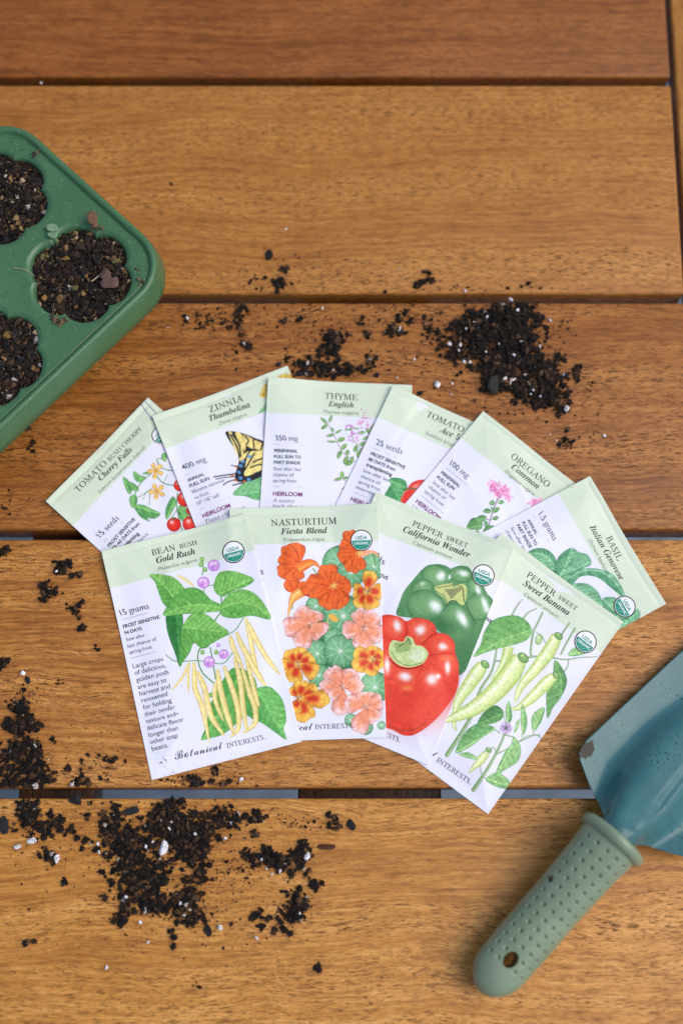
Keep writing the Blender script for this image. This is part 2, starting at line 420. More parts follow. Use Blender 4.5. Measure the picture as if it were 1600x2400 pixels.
    def blob(s, x, y, rx, ry, col, alpha=1.0, ang=0.0, p=2.0):
        """soft gaussian spot, radii in crop px"""
        c = s.T([(x, y)])[0]; k = s.k(); ax, ay = rx*k, ry*k; m = max(ax, ay)*2.2
        x0 = max(int((c[0]-m)*s.r), 0); x1 = min(int((c[0]+m)*s.r)+1, s.nx); y0 = max(int((c[1]-m)*s.r), 0); y1 = min(int((c[1]+m)*s.r)+1, s.ny)
        if x1 <= x0 or y1 <= y0: return
        Y, X = np.mgrid[y0:y1, x0:x1]/s.r; a = ang+s.a
        dx, dy = X-c[0], Y-c[1]; u = (dx*math.cos(a)+dy*math.sin(a))/ax; v = (-dx*math.sin(a)+dy*math.cos(a))/ay
        g = np.exp(-(u*u+v*v)**(p/2))*alpha
        s.put((slice(y0, y1), slice(x0, x1)), g, np.broadcast_to(col, g.shape+(3,)).copy(), .02)
    def ball(s, x, y, rx, ry, dark, mid, hi, ang=0.0, hx=-.3, hy=-.35, hs=.3, line=True):
        """solid shaded ellipse"""
        th = np.linspace(0, 2*math.pi, 28, endpoint=False)
        P = s.T([(x+rx*math.cos(t)*math.cos(ang)-ry*math.sin(t)*math.sin(ang), y+rx*math.cos(t)*math.sin(ang)+ry*math.sin(t)*math.cos(ang)) for t in th])
        r = s.mask(P)
        if r is None: return
        win, cov, X, Y = r
        c = s.T([(x, y)])[0]; k = s.k(); a = ang+s.a
        dx, dy = X-c[0], Y-c[1]; u = (dx*math.cos(a)+dy*math.sin(a))/(rx*k); v = (-dx*math.sin(a)+dy*math.cos(a))/(ry*k)
        e = np.clip((u*u+v*v), 0, 1)[..., None]**1.8; h = np.exp(-(((u-hx)/hs)**2+((v-hy)/hs)**2))[..., None]
        col = mid*(1-e)+dark*e; col = col*(1-h*.9)+hi*h*.9
        s.put(win, cov, col, .035)
        if line: s.outline(P, dark*.75, .15, .5)

FONTQ = []     # (packet, text, style, p0mm, p1mm)
def mathmap(t, cap, low):
    r = ''
    for ch in t:
        if ch == 'h' and low == 0x1D44E: r += '\u210e'
        elif 'A' <= ch <= 'Z': r += chr(cap+ord(ch)-65)
        elif 'a' <= ch <= 'z': r += chr(low+ord(ch)-97)
        else: r += ch
    return r
SCR = {'B': '\u212c', 'o': '\u2134', 't': '\U0001D4C9', 'a': '\U0001D4B6', 'n': '\U0001D4C3', 'i': '\U0001D4BE', 'c': '\U0001D4B8', 'l': '\U0001D4C1'}
def style_text(t, st):
    if st == 'serif': return mathmap(t, 0x1D434, 0x1D44E), -.30, 0.0
    if st == 'slab': return mathmap(t, 0x1D434, 0x1D44E), -.30, .004
    if st == 'bi': return mathmap(t, 0x1D468, 0x1D482), 0.0, 0.0
    if st == 'it': return t, .22, -.012
    if st == 'sb': return t, 0.0, .022
    if st == 'sl': return t, 0.0, -.006
    if st == 'body': return t, 0.0, 0.0
    if st == 'scr': return ''.join(SCR.get(c, c) for c in t), 0.0, .004
    return t, 0.0, 0.0
TXT_CACHE = {}
def text_mesh(t, st):
    key = (t, st)
    if key in TXT_CACHE: return TXT_CACHE[key]
    body, sh, off = style_text(t, st)
    cu = bpy.data.curves.new('tmp', 'FONT'); cu.body = body; cu.size = 1; cu.shear = sh; cu.offset = off; cu.resolution_u = 4
    o = bpy.data.objects.new('tmp', cu); COL.objects.link(o)
    dg = bpy.context.evaluated_depsgraph_get(); dg.update()
    me = o.evaluated_get(dg).to_mesh()
    V = np.array([v.co[:2] for v in me.vertices]); F = [tuple(p.vertices) for p in me.polygons]
    o.evaluated_get(dg).to_mesh_clear()
    bpy.data.objects.remove(o); bpy.data.curves.remove(cu)
    V[:, 0] -= V[:, 0].min()
    TXT_CACHE[key] = (V, F); return V, F

INK = {}
for nm, c in dict(black=(.012, .012, .014), grey=(.05, .055, .06), teal=(.045, .09, .105), green=(.02, .055, .04), plum=(.20, .015, .13),
                  seal_white=(.85, .86, .88), seal_green=(.0, .27, .17), seal_brown=(.045, .012, .014)).items():
    INK[nm] = simple('ink_'+nm, c, .5, .3)
INKN = list(INK)
class Print:
    """collects flat ink meshes for one packet (packet mm, u right, v down)"""
    def __init__(s): s.V = []; s.F = []; s.M = []; s.n = 0
    def add(s, V, F, ink, lay=0):
        V = np.asarray(V, float)
        s.V.append(np.column_stack([V, np.full(len(V), lay)])); s.F += [tuple(i+s.n for i in f) for f in F]; s.M += [INKN.index(ink)]*len(F); s.n += len(V)
    def text(s, t, st, p0, p1, ink, lay=0, sy=1.0):
        V, F = text_mesh(t, st)
        w = V[:, 0].max(); p0 = np.asarray(p0); d = np.asarray(p1)-p0; L = np.hypot(*d); d = d/L; k = L/w
        up = np.array([d[1], -d[0]])
        s.add(p0+V[:, :1]*k*d+V[:, 1:]*k*sy*up, [f[::-1] for f in F] if False else F, ink, lay)
    def line(s, p0, p1, w, ink, lay=0):
        p0, p1 = np.asarray(p0), np.asarray(p1); d = (p1-p0)/np.hypot(*(p1-p0)); n = np.array([-d[1], d[0]])*w/2
        s.add([p0-n, p1-n, p1+n, p0+n], [(0, 1, 2, 3)], ink, lay)
    def build(s, name, key, parent, base=.13):
        if not s.n: return
        V = np.vstack(s.V); z = bil(PK[key]['zt'], V[:, 0], V[:, 1])+base+V[:, 2]*.035
        W = np.column_stack([V[:, 0]-PW/2, PH/2-V[:, 1], z])
        return mesh_obj(name, W, s.F, [INK[n] for n in INKN], parent, smooth=False, midx=s.M)

def seal(key, cv, x, y, rc, tilt):
    """round two-colour emblem; tilt = packet's own direction, text level with the packet"""
    c = cv.T([(x, y)])[0]; R = rc*cv.k()*.985
    p = Print(); th = np.linspace(0, 2*math.pi, 65)[:-1]
    def disc(r, ink, lay, a0=0.0, a1=math.tau, n=64, rings=6):
        V = [c]; F = []
        th = np.linspace(a0, a1, n+1)
        for i in range(1, rings+1):
            for t in th: V.append(c+r*i/rings*np.array([math.cos(t), math.sin(t)]))
        for k in range(n):
            F.append((0, 1+k, 2+k))
            for i in range(rings-1): q = 1+i*(n+1)+k; F.append((q, q+n+1, q+n+2, q+1))
        p.add(V, F, ink, lay)
    disc(R, 'seal_brown', 0); disc(R*.905, 'seal_white', 1)
    g = R*.86; disc(g, 'seal_green', 2, 0.0, math.pi, 40)
    p.text('USDA', 'sb', c+[-R*.55, -R*.10], c+[R*.55, -R*.10], 'seal_green', 2, 1.1)
    p.text('ORGANIC', 'sb', c+[-R*.66, R*.38], c+[R*.66, R*.38], 'seal_white', 3, 1.15)
    for i in range(2): p.line(c+[-R*.35+i*R*.35, R*.72], c+[R*.0+i*R*.3, R*.50], .07, 'seal_white', 3)
    return p

# ---- text tables: (text, style, x0, y0, x1, y1, ink)  crop pixels
TX = dict(
 bean=[('BEAN', 'serif', 420, 343, 598, 300, 'black'), ('BUSH', 'serif', 632, 291, 765, 258, 'black'), ('Gold Rush', 'bi', 455, 402, 750, 330, 'black'),
  ('Phaseolus vulgaris', 'it', 468, 460, 766, 388, 'grey'), ('15 grams', 'slab', 165, 793, 393, 740, 'black'), ('FROST SENSITIVE', 'sb', 192, 888, 474, 817, 'black'),
  ('54 DAYS', 'sb', 203, 936, 337, 902, 'black'), ('Sow after', 'body', 216, 988, 362, 953, 'grey'), ('last chance of', 'body', 228, 1038, 450, 984, 'grey'),
  ('spring frost', 'body', 240, 1086, 415, 1044, 'grey'), ('Large crops', 'body', 268, 1195, 503, 1139, 'grey'), ('of delicious,', 'body', 281, 1247, 524, 1189, 'grey'),
  ('golden pods', 'body', 293, 1300, 546, 1239, 'grey'), ('are easy to', 'body', 306, 1354, 528, 1301, 'grey'), ('harvest and', 'body', 319, 1407, 556, 1350, 'grey'),
  ('renowned', 'body', 333, 1458, 535, 1409, 'grey'), ('for holding', 'body', 346, 1511, 568, 1457, 'grey'), ('their tender', 'body', 358, 1564, 594, 1508, 'grey'),
  ('texture and', 'body', 369, 1618, 598, 1563, 'grey'), ('delicate flavor', 'body', 378, 1671, 660, 1604, 'grey'), ('longer than', 'body', 390, 1724, 617, 1669, 'grey'),
  ('other snap', 'body', 401, 1777, 616, 1726, 'grey'), ('beans.', 'body', 413, 1830, 540, 1800, 'grey'),
  ('Botanical', 'scr', 590, 1897, 958, 1810, 'black'), ('INTERESTS.', 'serif', 988, 1808, 1285, 1738, 'black')],
 nast=[('NASTURTIUM', 'serif', 148, 238, 768, 214, 'black'), ('Fiesta Blend', 'bi', 240, 318, 678, 302, 'black'), ('Tropaeolum majus', 'it', 265, 390, 653, 376, 'grey'),
  ('25 seeds', 'slab', -235, 702, 75, 692, 'black'), ('FULL SUN TO', 'sb', -190, 884, 92, 874, 'black'),
  ('Botanical', 'scr', 90, 2166, 540, 2148, 'black'), ('INTERESTS.', 'serif', 560, 2147, 935, 2133, 'black')],
 cal=[('PEPPER', 'serif', 460, 228, 745, 349, 'black'), ('SWEET', 'serif', 782, 362, 978, 440, 'black'), ('California Wonder', 'bi', 372, 285, 1000, 540, 'black'),
  ('Capsicum annuum', 'it', 470, 405, 830, 553, 'grey'), ('25 seeds', 'slab', -90, 490, 195, 606, 'black'), ('FROST SENSITIVE', 'sb', -108, 614, 228, 752, 'black'),
  ('Botanical', 'scr', -400, 1963, -20, 2119, 'black'), ('INTERESTS.', 'serif', 10, 2132, 352, 2272, 'black')],
 ban=[('PEPPER', 'serif', 785, 353, 993, 498, 'black'), ('SWEET', 'serif', 1020, 512, 1150, 602, 'black'), ('Sweet Banana', 'bi', 760, 415, 1093, 640, 'black'),
  ('Capsicum annuum', 'it', 768, 490, 1015, 658, 'grey'), ('FROST SENSITIVE', 'sb', 294, 543, 525, 705, 'black'),
  ('Botanical', 'scr', -145, 1495, 122, 1680, 'black'), ('INTERESTS.', 'serif', 130, 1705, 380, 1880, 'black')],
 cherry=[('TOMATO', 'serif', 330, 1003, 598, 733, 'green'), ('BUSH CHERRY', 'serif', 618, 712, 918, 415, 'green'), ('Cherry Falls', 'bi', 540, 893, 832, 608, 'green'),
  ('Solanum lycopersicum (hybrid)', 'it', 525, 1013, 950, 590, 'teal'), ('15 seeds', 'slab', 522, 1418, 710, 1240, 'green'), ('FROST SENSITIVE', 'sb', 615, 1497, 858, 1247, 'green'),
  ('55\u201365 DAYS from', 'sb', 655, 1522, 897, 1290, 'green'), ('transplanting', 'sb', 690, 1562, 895, 1382, 'green'), ('last chance', 'sl', 818, 1527, 975, 1385, 'teal')],
 zin=[('ZINNIA', 'serif', 640, 570, 992, 438, 'green'), ('Thumbelina', 'bi', 640, 662, 1062, 505, 'green'), ('Zinnia elegans', 'it', 735, 706, 1025, 598, 'teal'),
  ('400 mg', 'slab', 357, 1180, 607, 1088, 'teal'), ('ANNUAL', 'sb', 408, 1302, 584, 1236, 'green'), ('FULL SUN', 'sb', 430, 1362, 637, 1284, 'green'),
  ('Blooms summer', 'sl', 460, 1425, 805, 1297, 'teal'), ('to frost', 'sl', 484, 1487, 632, 1432, 'teal'), ('10"\u201316" tall', 'sl', 508, 1548, 736, 1462, 'teal'),
  ('HEIRLOOM', 'sb', 570, 1682, 860, 1573, 'plum'), ('These charming,', 'it', 600, 1747, 1020, 1588, 'teal')],
 thy=[('THYME', 'serif', 628, 292, 932, 306, 'green'), ('English', 'bi', 660, 362, 895, 374, 'green'), ('Thymus vulgaris', 'it', 615, 428, 938, 443, 'teal'),
  ('350 mg', 'slab', 170, 678, 388, 687, 'teal'), ('PERENNIAL', 'sb', 167, 786, 383, 795, 'green'), ('FULL SUN TO', 'sb', 165, 840, 416, 851, 'green'),
  ('PART SHADE', 'sb', 163, 894, 406, 905, 'green'), ('Sow after last', 'sl', 160, 955, 416, 966, 'teal'), ('chance of', 'sl', 158, 1010, 347, 1018, 'teal'),
  ('spring frost', 'sl', 157, 1064, 372, 1073, 'teal'), ('HEIRLOOM', 'sb', 157, 1190, 425, 1201, 'plum'), ('A savory', 'it', 155, 1252, 360, 1261, 'teal'),
  ('herb that no', 'it', 155, 1306, 458, 1319, 'teal')],
 tom=[('TOMATO', 'serif', 850, 296, 1190, 447, 'green'), ('Ace 55', 'bi', 972, 440, 1190, 533, 'green'), ('Solanum lycopersicum', 'it', 843, 463, 1250, 645, 'teal'),
  ('25 seeds', 'slab', 382, 556, 628, 652, 'teal'), ('FROST SENSITIVE', 'sb', 343, 655, 655, 787, 'green'), ('80 DAYS from', 'sb', 322, 705, 566, 808, 'green'),
  ('transplanting', 'sb', 300, 757, 538, 858, 'green'), ('Sow after last', 'sl', 273, 812, 515, 912, 'teal'), ('chance of', 'sl', 250, 863, 428, 938, 'teal'),
  ('spring frost', 'sl', 229, 913, 430, 998, 'teal'), ('determinate', 'sl', 207, 964, 412, 1050, 'teal'), ('HEIRLOOM', 'sb', 158, 1078, 410, 1184, 'plum')],
 ore=[('OREGANO', 'serif', 1036, 447, 1378, 716, 'green'), ('Common', 'bi', 1042, 541, 1284, 733, 'green'), ('Origanum vulgare', 'it', 980, 580, 1252, 795, 'teal'),
  ('100 mg', 'slab', 470, 502, 640, 641, 'teal'), ('PERENNIAL', 'sb', 398, 588, 566, 722, 'green'), ('FULL SUN', 'sb', 360, 630, 516, 746, 'green'),
  ('Sow after last', 'sl', 322, 678, 522, 838, 'teal'), ('chance of', 'sl', 285, 720, 434, 836, 'teal'), ('spring frost', 'sl', 248, 762, 418, 897, 'teal'),
  ('HEIRLOOM', 'sb', 165, 855, 380, 1025, 'plum'), ('Use', 'it', 128, 905, 195, 958, 'teal')],
 bas=[('BASIL', 'serif', 1030, 568, 1128, 765, 'green'), ('Italian Genovese', 'bi', 890, 482, 1146, 926, 'green'), ('Ocimum basilicum', 'it', 882, 594, 1036, 876, 'teal'),
  ('1.5 grams', 'slab', 458, 372, 586, 602, 'teal'), ('ANNUAL', 'sb', 370, 428, 438, 553, 'green'), ('FULL SUN TO', 'sb', 324, 448, 434, 645, 'green'),
  ('PART SHADE', 'sb', 280, 472, 388, 666, 'green'), ('Sow after last', 'sl', 230, 497, 344, 702, 'teal'), ('chance of', 'sl', 187, 520, 272, 672, 'teal'),
  ('spring frost', 'sl', 143, 545, 240, 720, 'teal')])
RULE = dict(bean=[(178, 824, 378, 774), (247, 1118, 450, 1070)], nast=[(-190, 747, 85, 738)], cal=[(-100, 545, 160, 650)], thy=[(168, 713, 430, 723), (157, 1105, 423, 1115)],
            zin=[(382, 1230, 690, 1110), (535, 1590, 845, 1470)], cherry=[(567, 1448, 743, 1262)], tom=[(370, 592, 588, 687), (190, 1000, 400, 1086)],
            ore=[(443, 533, 648, 705), (220, 792, 427, 965)], bas=[(425, 390, 548, 605)])
SEAL = dict(bean=(1043, 325, 87), nast=(998, 378, 106), cal=(1133, 706, 107), ban=(1224, 831, 83), bas=(1187, 1145, 92), cherry=(1085, 468, 86))

GD, GM, GL = C_(28, 92, 34), C_(70, 140, 55), C_(150, 200, 110)
# ---- illustrations
def art_bean(c):
    D, Lt = C_(50, 132, 46), C_(158, 214, 110)
    c.stroke([(945, 640), (945, 760), (890, 850), (850, 1020), (780, 1050), (765, 1130), (800, 1230), (885, 1310)], .75, C_(90, 150, 70))
    c.stroke([(860, 1040), (880, 1150), (900, 1280)], .7, C_(90, 150, 70))
    c.stroke([(1115, 815), (1060, 900), (1000, 940), (930, 970)], .5, C_(90, 150, 70))
    c.stroke([(520, 1095), (600, 1145), (740, 1138), (850, 1150), (960, 1160), (1035, 1075)], .5, C_(90, 150, 70))
    c.stroke([(820, 645), (815, 600), (860, 570), (930, 575)], .5, C_(110, 160, 70)); c.stroke([(800, 490), (810, 440), (800, 380)], .6, C_(90, 150, 70))
    c.stroke([(640, 760), (640, 900), (635, 1000)], .5, C_(100, 160, 80))
    c.leaf([(790, 1740), (830, 1640), (850, 1500), (900, 1400), (950, 1300), (1030, 1200), (1130, 1215), (1210, 1300), (1200, 1450), (1080, 1600), (960, 1700), (860, 1730)], D, C_(130, 196, 104), [(1100, 1230), (810, 1730)], 7)
    c.leaf([(850, 1400), (870, 1380), (960, 1340), (940, 1400), (870, 1420)], D, Lt, [(960, 1345), (850, 1405)], 4)
    c.leaf([(1210, 1370), (1260, 1340), (1330, 1350), (1410, 1440), (1440, 1580), (1420, 1660), (1440, 1742), (1360, 1690), (1260, 1620), (1180, 1585), (1130, 1530), (1190, 1460)], C_(50, 136, 56), C_(136, 204, 110), [(1235, 1400), (1438, 1740)], 7)
    c.leaf([(403, 483), (560, 500), (640, 560), (668, 610), (640, 670), (560, 738), (500, 700), (460, 600), (440, 540)], D, Lt, [(610, 720), (500, 560), (403, 483)], 8, side=-.5)
    c.leaf([(890, 560), (930, 480), (1000, 465), (1090, 480), (1195, 528), (1140, 580), (1050, 610), (960, 655), (900, 620)], D, Lt, [(930, 640), (1195, 525)], 7)
    c.leaf([(530, 790), (640, 780), (650, 900), (640, 1000), (655, 1100), (628, 1185), (590, 1080), (545, 960), (525, 870)], C_(16, 92, 34), C_(84, 160, 80), [(600, 790), (630, 1180)], 6, side=.6)
    c.leaf([(640, 900), (700, 800), (780, 775), (850, 800), (920, 860), (1003, 925), (940, 970), (800, 1040), (735, 1005), (700, 1080), (625, 1165), (638, 1000)], D, Lt, [(640, 885), (1000, 925)], 9, side=.4)
    c.leaf([(500, 792), (560, 690), (640, 610), (720, 585), (800, 610), (870, 680), (955, 720), (950, 760), (880, 770), (760, 780), (640, 785)], D, Lt, [(955, 745), (750, 715), (510, 788)], 9, side=.4)
    c.leaf([(945, 770), (965, 680), (1040, 620), (1130, 605), (1220, 650), (1290, 740), (1317, 826), (1180, 800), (1060, 820), (960, 805)], D, Lt, [(950, 745), (1150, 710), (1315, 822)], 9, side=.4)
    Y1, Y2, Y3 = C_(222, 190, 100), C_(245, 224, 140), C_(253, 244, 196)
    for P, w in [([(610, 492), (680, 530), (740, 580)], 18), ([(700, 1150), (690, 1250), (695, 1385)], 18), ([(690, 1160), (650, 1260), (565, 1365)], 18),
                 ([(1010, 950), (1040, 1050), (1110, 1200)], 36), ([(1130, 815), (1165, 960), (1190, 1110), (1222, 1210)], 36), ([(1150, 850), (1200, 960), (1290, 1120), (1392, 1247)], 38),
                 ([(1060, 925), (1110, 1040), (1180, 1170), (1240, 1270), (1285, 1335)], 42), ([(1130, 1110), (1170, 1260), (1210, 1420), (1235, 1500)], 34),
                 ([(900, 1300), (895, 1430), (960, 1600)], 34), ([(735, 1150), (745, 1350), (800, 1500), (850, 1755)], 40), ([(755, 1215), (815, 1350), (865, 1560), (965, 1712)], 42),
                 ([(965, 1180), (1005, 1290), (1065, 1480), (1075, 1650), (1010, 1725)], 40), ([(915, 1205), (935, 1350), (990, 1560), (1040, 1700)], 42),
                 ([(1100, 1180), (1155, 1370), (1200, 1500), (1200, 1620), (1110, 1690)], 40), ([(1045, 1120), (1090, 1300), (1110, 1500), (1145, 1690)], 42)]:
        c.pod(P, [w*.45, w, w*1.02, w*.95, w*.25], Y1, Y2, Y3)
    for x, y, r in [(810, 548, 46), (890, 420, 46), (852, 1150, 44), (962, 1090, 38), (922, 1022, 16)]:
        c.ball(x, y, r, r*.95, C_(190, 120, 205), C_(226, 180, 232), C_(250, 235, 252)); c.blob(x-r*.2, y+r*.3, r*.28, r*.4, C_(176, 96, 196), .8)
        c.ball(x+r*.35, y-r*.3, r*.45, r*.4, C_(200, 130, 214), C_(238, 205, 242), C_(252, 240, 254))
    for x, y in [(800, 372), (790, 412), (825, 450), (905, 1075), (800, 1075)]: c.ball(x, y, 16, 18, C_(90, 150, 60), C_(150, 200, 100), C_(210, 235, 170))

def art_nast(c):
    OR, DR, RE = C_(246, 128, 42), C_(236, 88, 30), C_(196, 44, 20)
    def rleaf(x, y, r):
        c.ball(x, y, r, r, C_(64, 130, 84), C_(112, 176, 122), C_(140, 198, 146), line=True, hs=.5)
        for i in range(9):
            a = i*math.tau/9+x; c.stroke([(x, y), (x+r*.93*math.cos(a), y+r*.93*math.sin(a))], .3, C_(200, 228, 196), alpha=.8, smooth=False)
            for sg in (-.3, .3): c.stroke([(x+r*.5*math.cos(a), y+r*.5*math.sin(a)), (x+r*.9*math.cos(a+sg), y+r*.9*math.sin(a+sg))], .18, C_(190, 220, 188), alpha=.6, smooth=False)
        c.blob(x, y, r*.12, r*.12, C_(240, 245, 235), .9)
    c.poly([(520, 1350), (650, 1000), (860, 950), (900, 1500), (960, 1650), (700, 1560), (640, 1640), (560, 1600)], C_(60, 118, 74))
    for q in [(1120, 620, 130), (800, 590, 170), (900, 680, 140), (570, 985, 100), (830, 1080, 200), (580, 1430, 130), (740, 1290, 100), (800, 1410, 160), (600, 1640, 110), (1130, 1750, 150), (1040, 2130, 70), (900, 2060, 60), (1190, 2110, 40)]: rleaf(*q)
    c.stroke([(1110, 500), (1130, 620)], .7, C_(100, 160, 80)); c.stroke([(545, 640), (600, 720)], .7, C_(100, 160, 80)); c.stroke([(350, 900), (345, 1010)], .6, C_(120, 170, 90))
    c.stroke([(700, 1200), (680, 1120), (700, 1070)], .4, C_(210, 220, 120)); c.poly([(690, 1065), (740, 1062), (785, 1120), (730, 1130), (700, 1100)], C_(240, 180, 80))
    def fl(cc, tips, kind):
        for tx, ty, w in tips:
            if kind == 'o': c.petal(cc, (tx, ty), w, C_(240, 100, 30), C_(244, 112, 44), RE, None, ns=5)
            elif kind == 'p': c.petal(cc, (tx, ty), w, C_(240, 138, 100), C_(252, 206, 204), C_(234, 116, 84), C_(243, 150, 110), .36, ns=4)
            else: c.petal(cc, (tx, ty), w, C_(238, 150, 40), C_(252, 200, 84), C_(206, 110, 30), C_(206, 46, 22), .24, ns=4)
        col = {'o': C_(250, 190, 90), 'p': C_(250, 215, 190), 'y': C_(250, 222, 150)}[kind]
        c.blob(cc[0], cc[1], 30, 26, col, .9)
        for i in range(11):
            a = c.rng.uniform(0, 6.28); r1 = c.rng.uniform(25, 55); c.stroke([(cc[0]+8*math.cos(a), cc[1]+8*math.sin(a)), (cc[0]+r1*math.cos(a), cc[1]+r1*math.sin(a))], .16, C_(120, 60, 50) if kind != 'o' else C_(250, 215, 120), smooth=False)
    c.poly([(960, 480), (1060, 470), (1130, 480), (1165, 535), (1100, 500), (1020, 530)], C_(246, 170, 130))
    fl((975, 500), [(870, 285, 140), (790, 400, 120), (775, 525, 150), (880, 670, 170), (975, 650, 140)], 'o')
    fl((740, 800), [(650, 610, 200), (800, 690, 170), (465, 790, 210), (890, 830, 180), (810, 995, 200), (660, 1005, 200), (520, 880, 120)], 'o')
    fl((420, 620), [(370, 400, 170), (270, 440, 140), (215, 530, 130), (210, 680, 150), (310, 755, 130), (400, 740, 110)], 'o')
    c.pod([(400, 640), (500, 590), (560, 590), (600, 625)], [110, 80, 40, 16], C_(226, 100, 30), OR, C_(252, 180, 90))
    fl((400, 880), [(280, 760, 90), (360, 735, 100), (450, 760, 100), (495, 830, 90)], 'o')
    c.pod([(430, 850), (360, 900), (325, 980), (305, 1075)], [100, 80, 30, 10], C_(230, 130, 50), C_(248, 178, 84), C_(254, 214, 140))
    fl((1050, 860), [(1090, 670, 150), (915, 850, 150), (960, 1005, 140), (1110, 1015, 160), (1215, 860, 150)], 'y')
    fl((1030, 1195), [(955, 1020, 160), (1130, 1050, 180), (815, 1215, 170), (1000, 1385, 190), (1195, 1270, 180)], 'p')
    fl((515, 1150), [(400, 1000, 170), (570, 1020, 190), (255, 1190, 190), (410, 1370, 180), (650, 1250, 210)], 'p')
    fl((1100, 1480), [(930, 1420, 160), (1110, 1360, 130), (1215, 1430, 140), (930, 1570, 150), (1080, 1640, 140), (1200, 1560, 130)], 'y')
    fl((400, 1530), [(300, 1400, 160), (440, 1380, 150), (545, 1460, 150), (240, 1560, 150), (350, 1700, 170), (590, 1620, 170)], 'y')
    fl((820, 1750), [(690, 1580, 190), (930, 1600, 190), (610, 1740, 150), (1010, 1720, 190), (800, 2010, 170), (700, 1850, 120)], 'p')
    fl((415, 1850), [(330, 1740, 120), (450, 1690, 180), (590, 1760, 150), (690, 1870, 170), (490, 2060, 190), (360, 1980, 130)], 'y')
    fl((1045, 1930), [(850, 1890, 180), (1040, 1790, 180), (1200, 1880, 170), (1150, 2070, 170), (960, 2180, 180)], 'p')

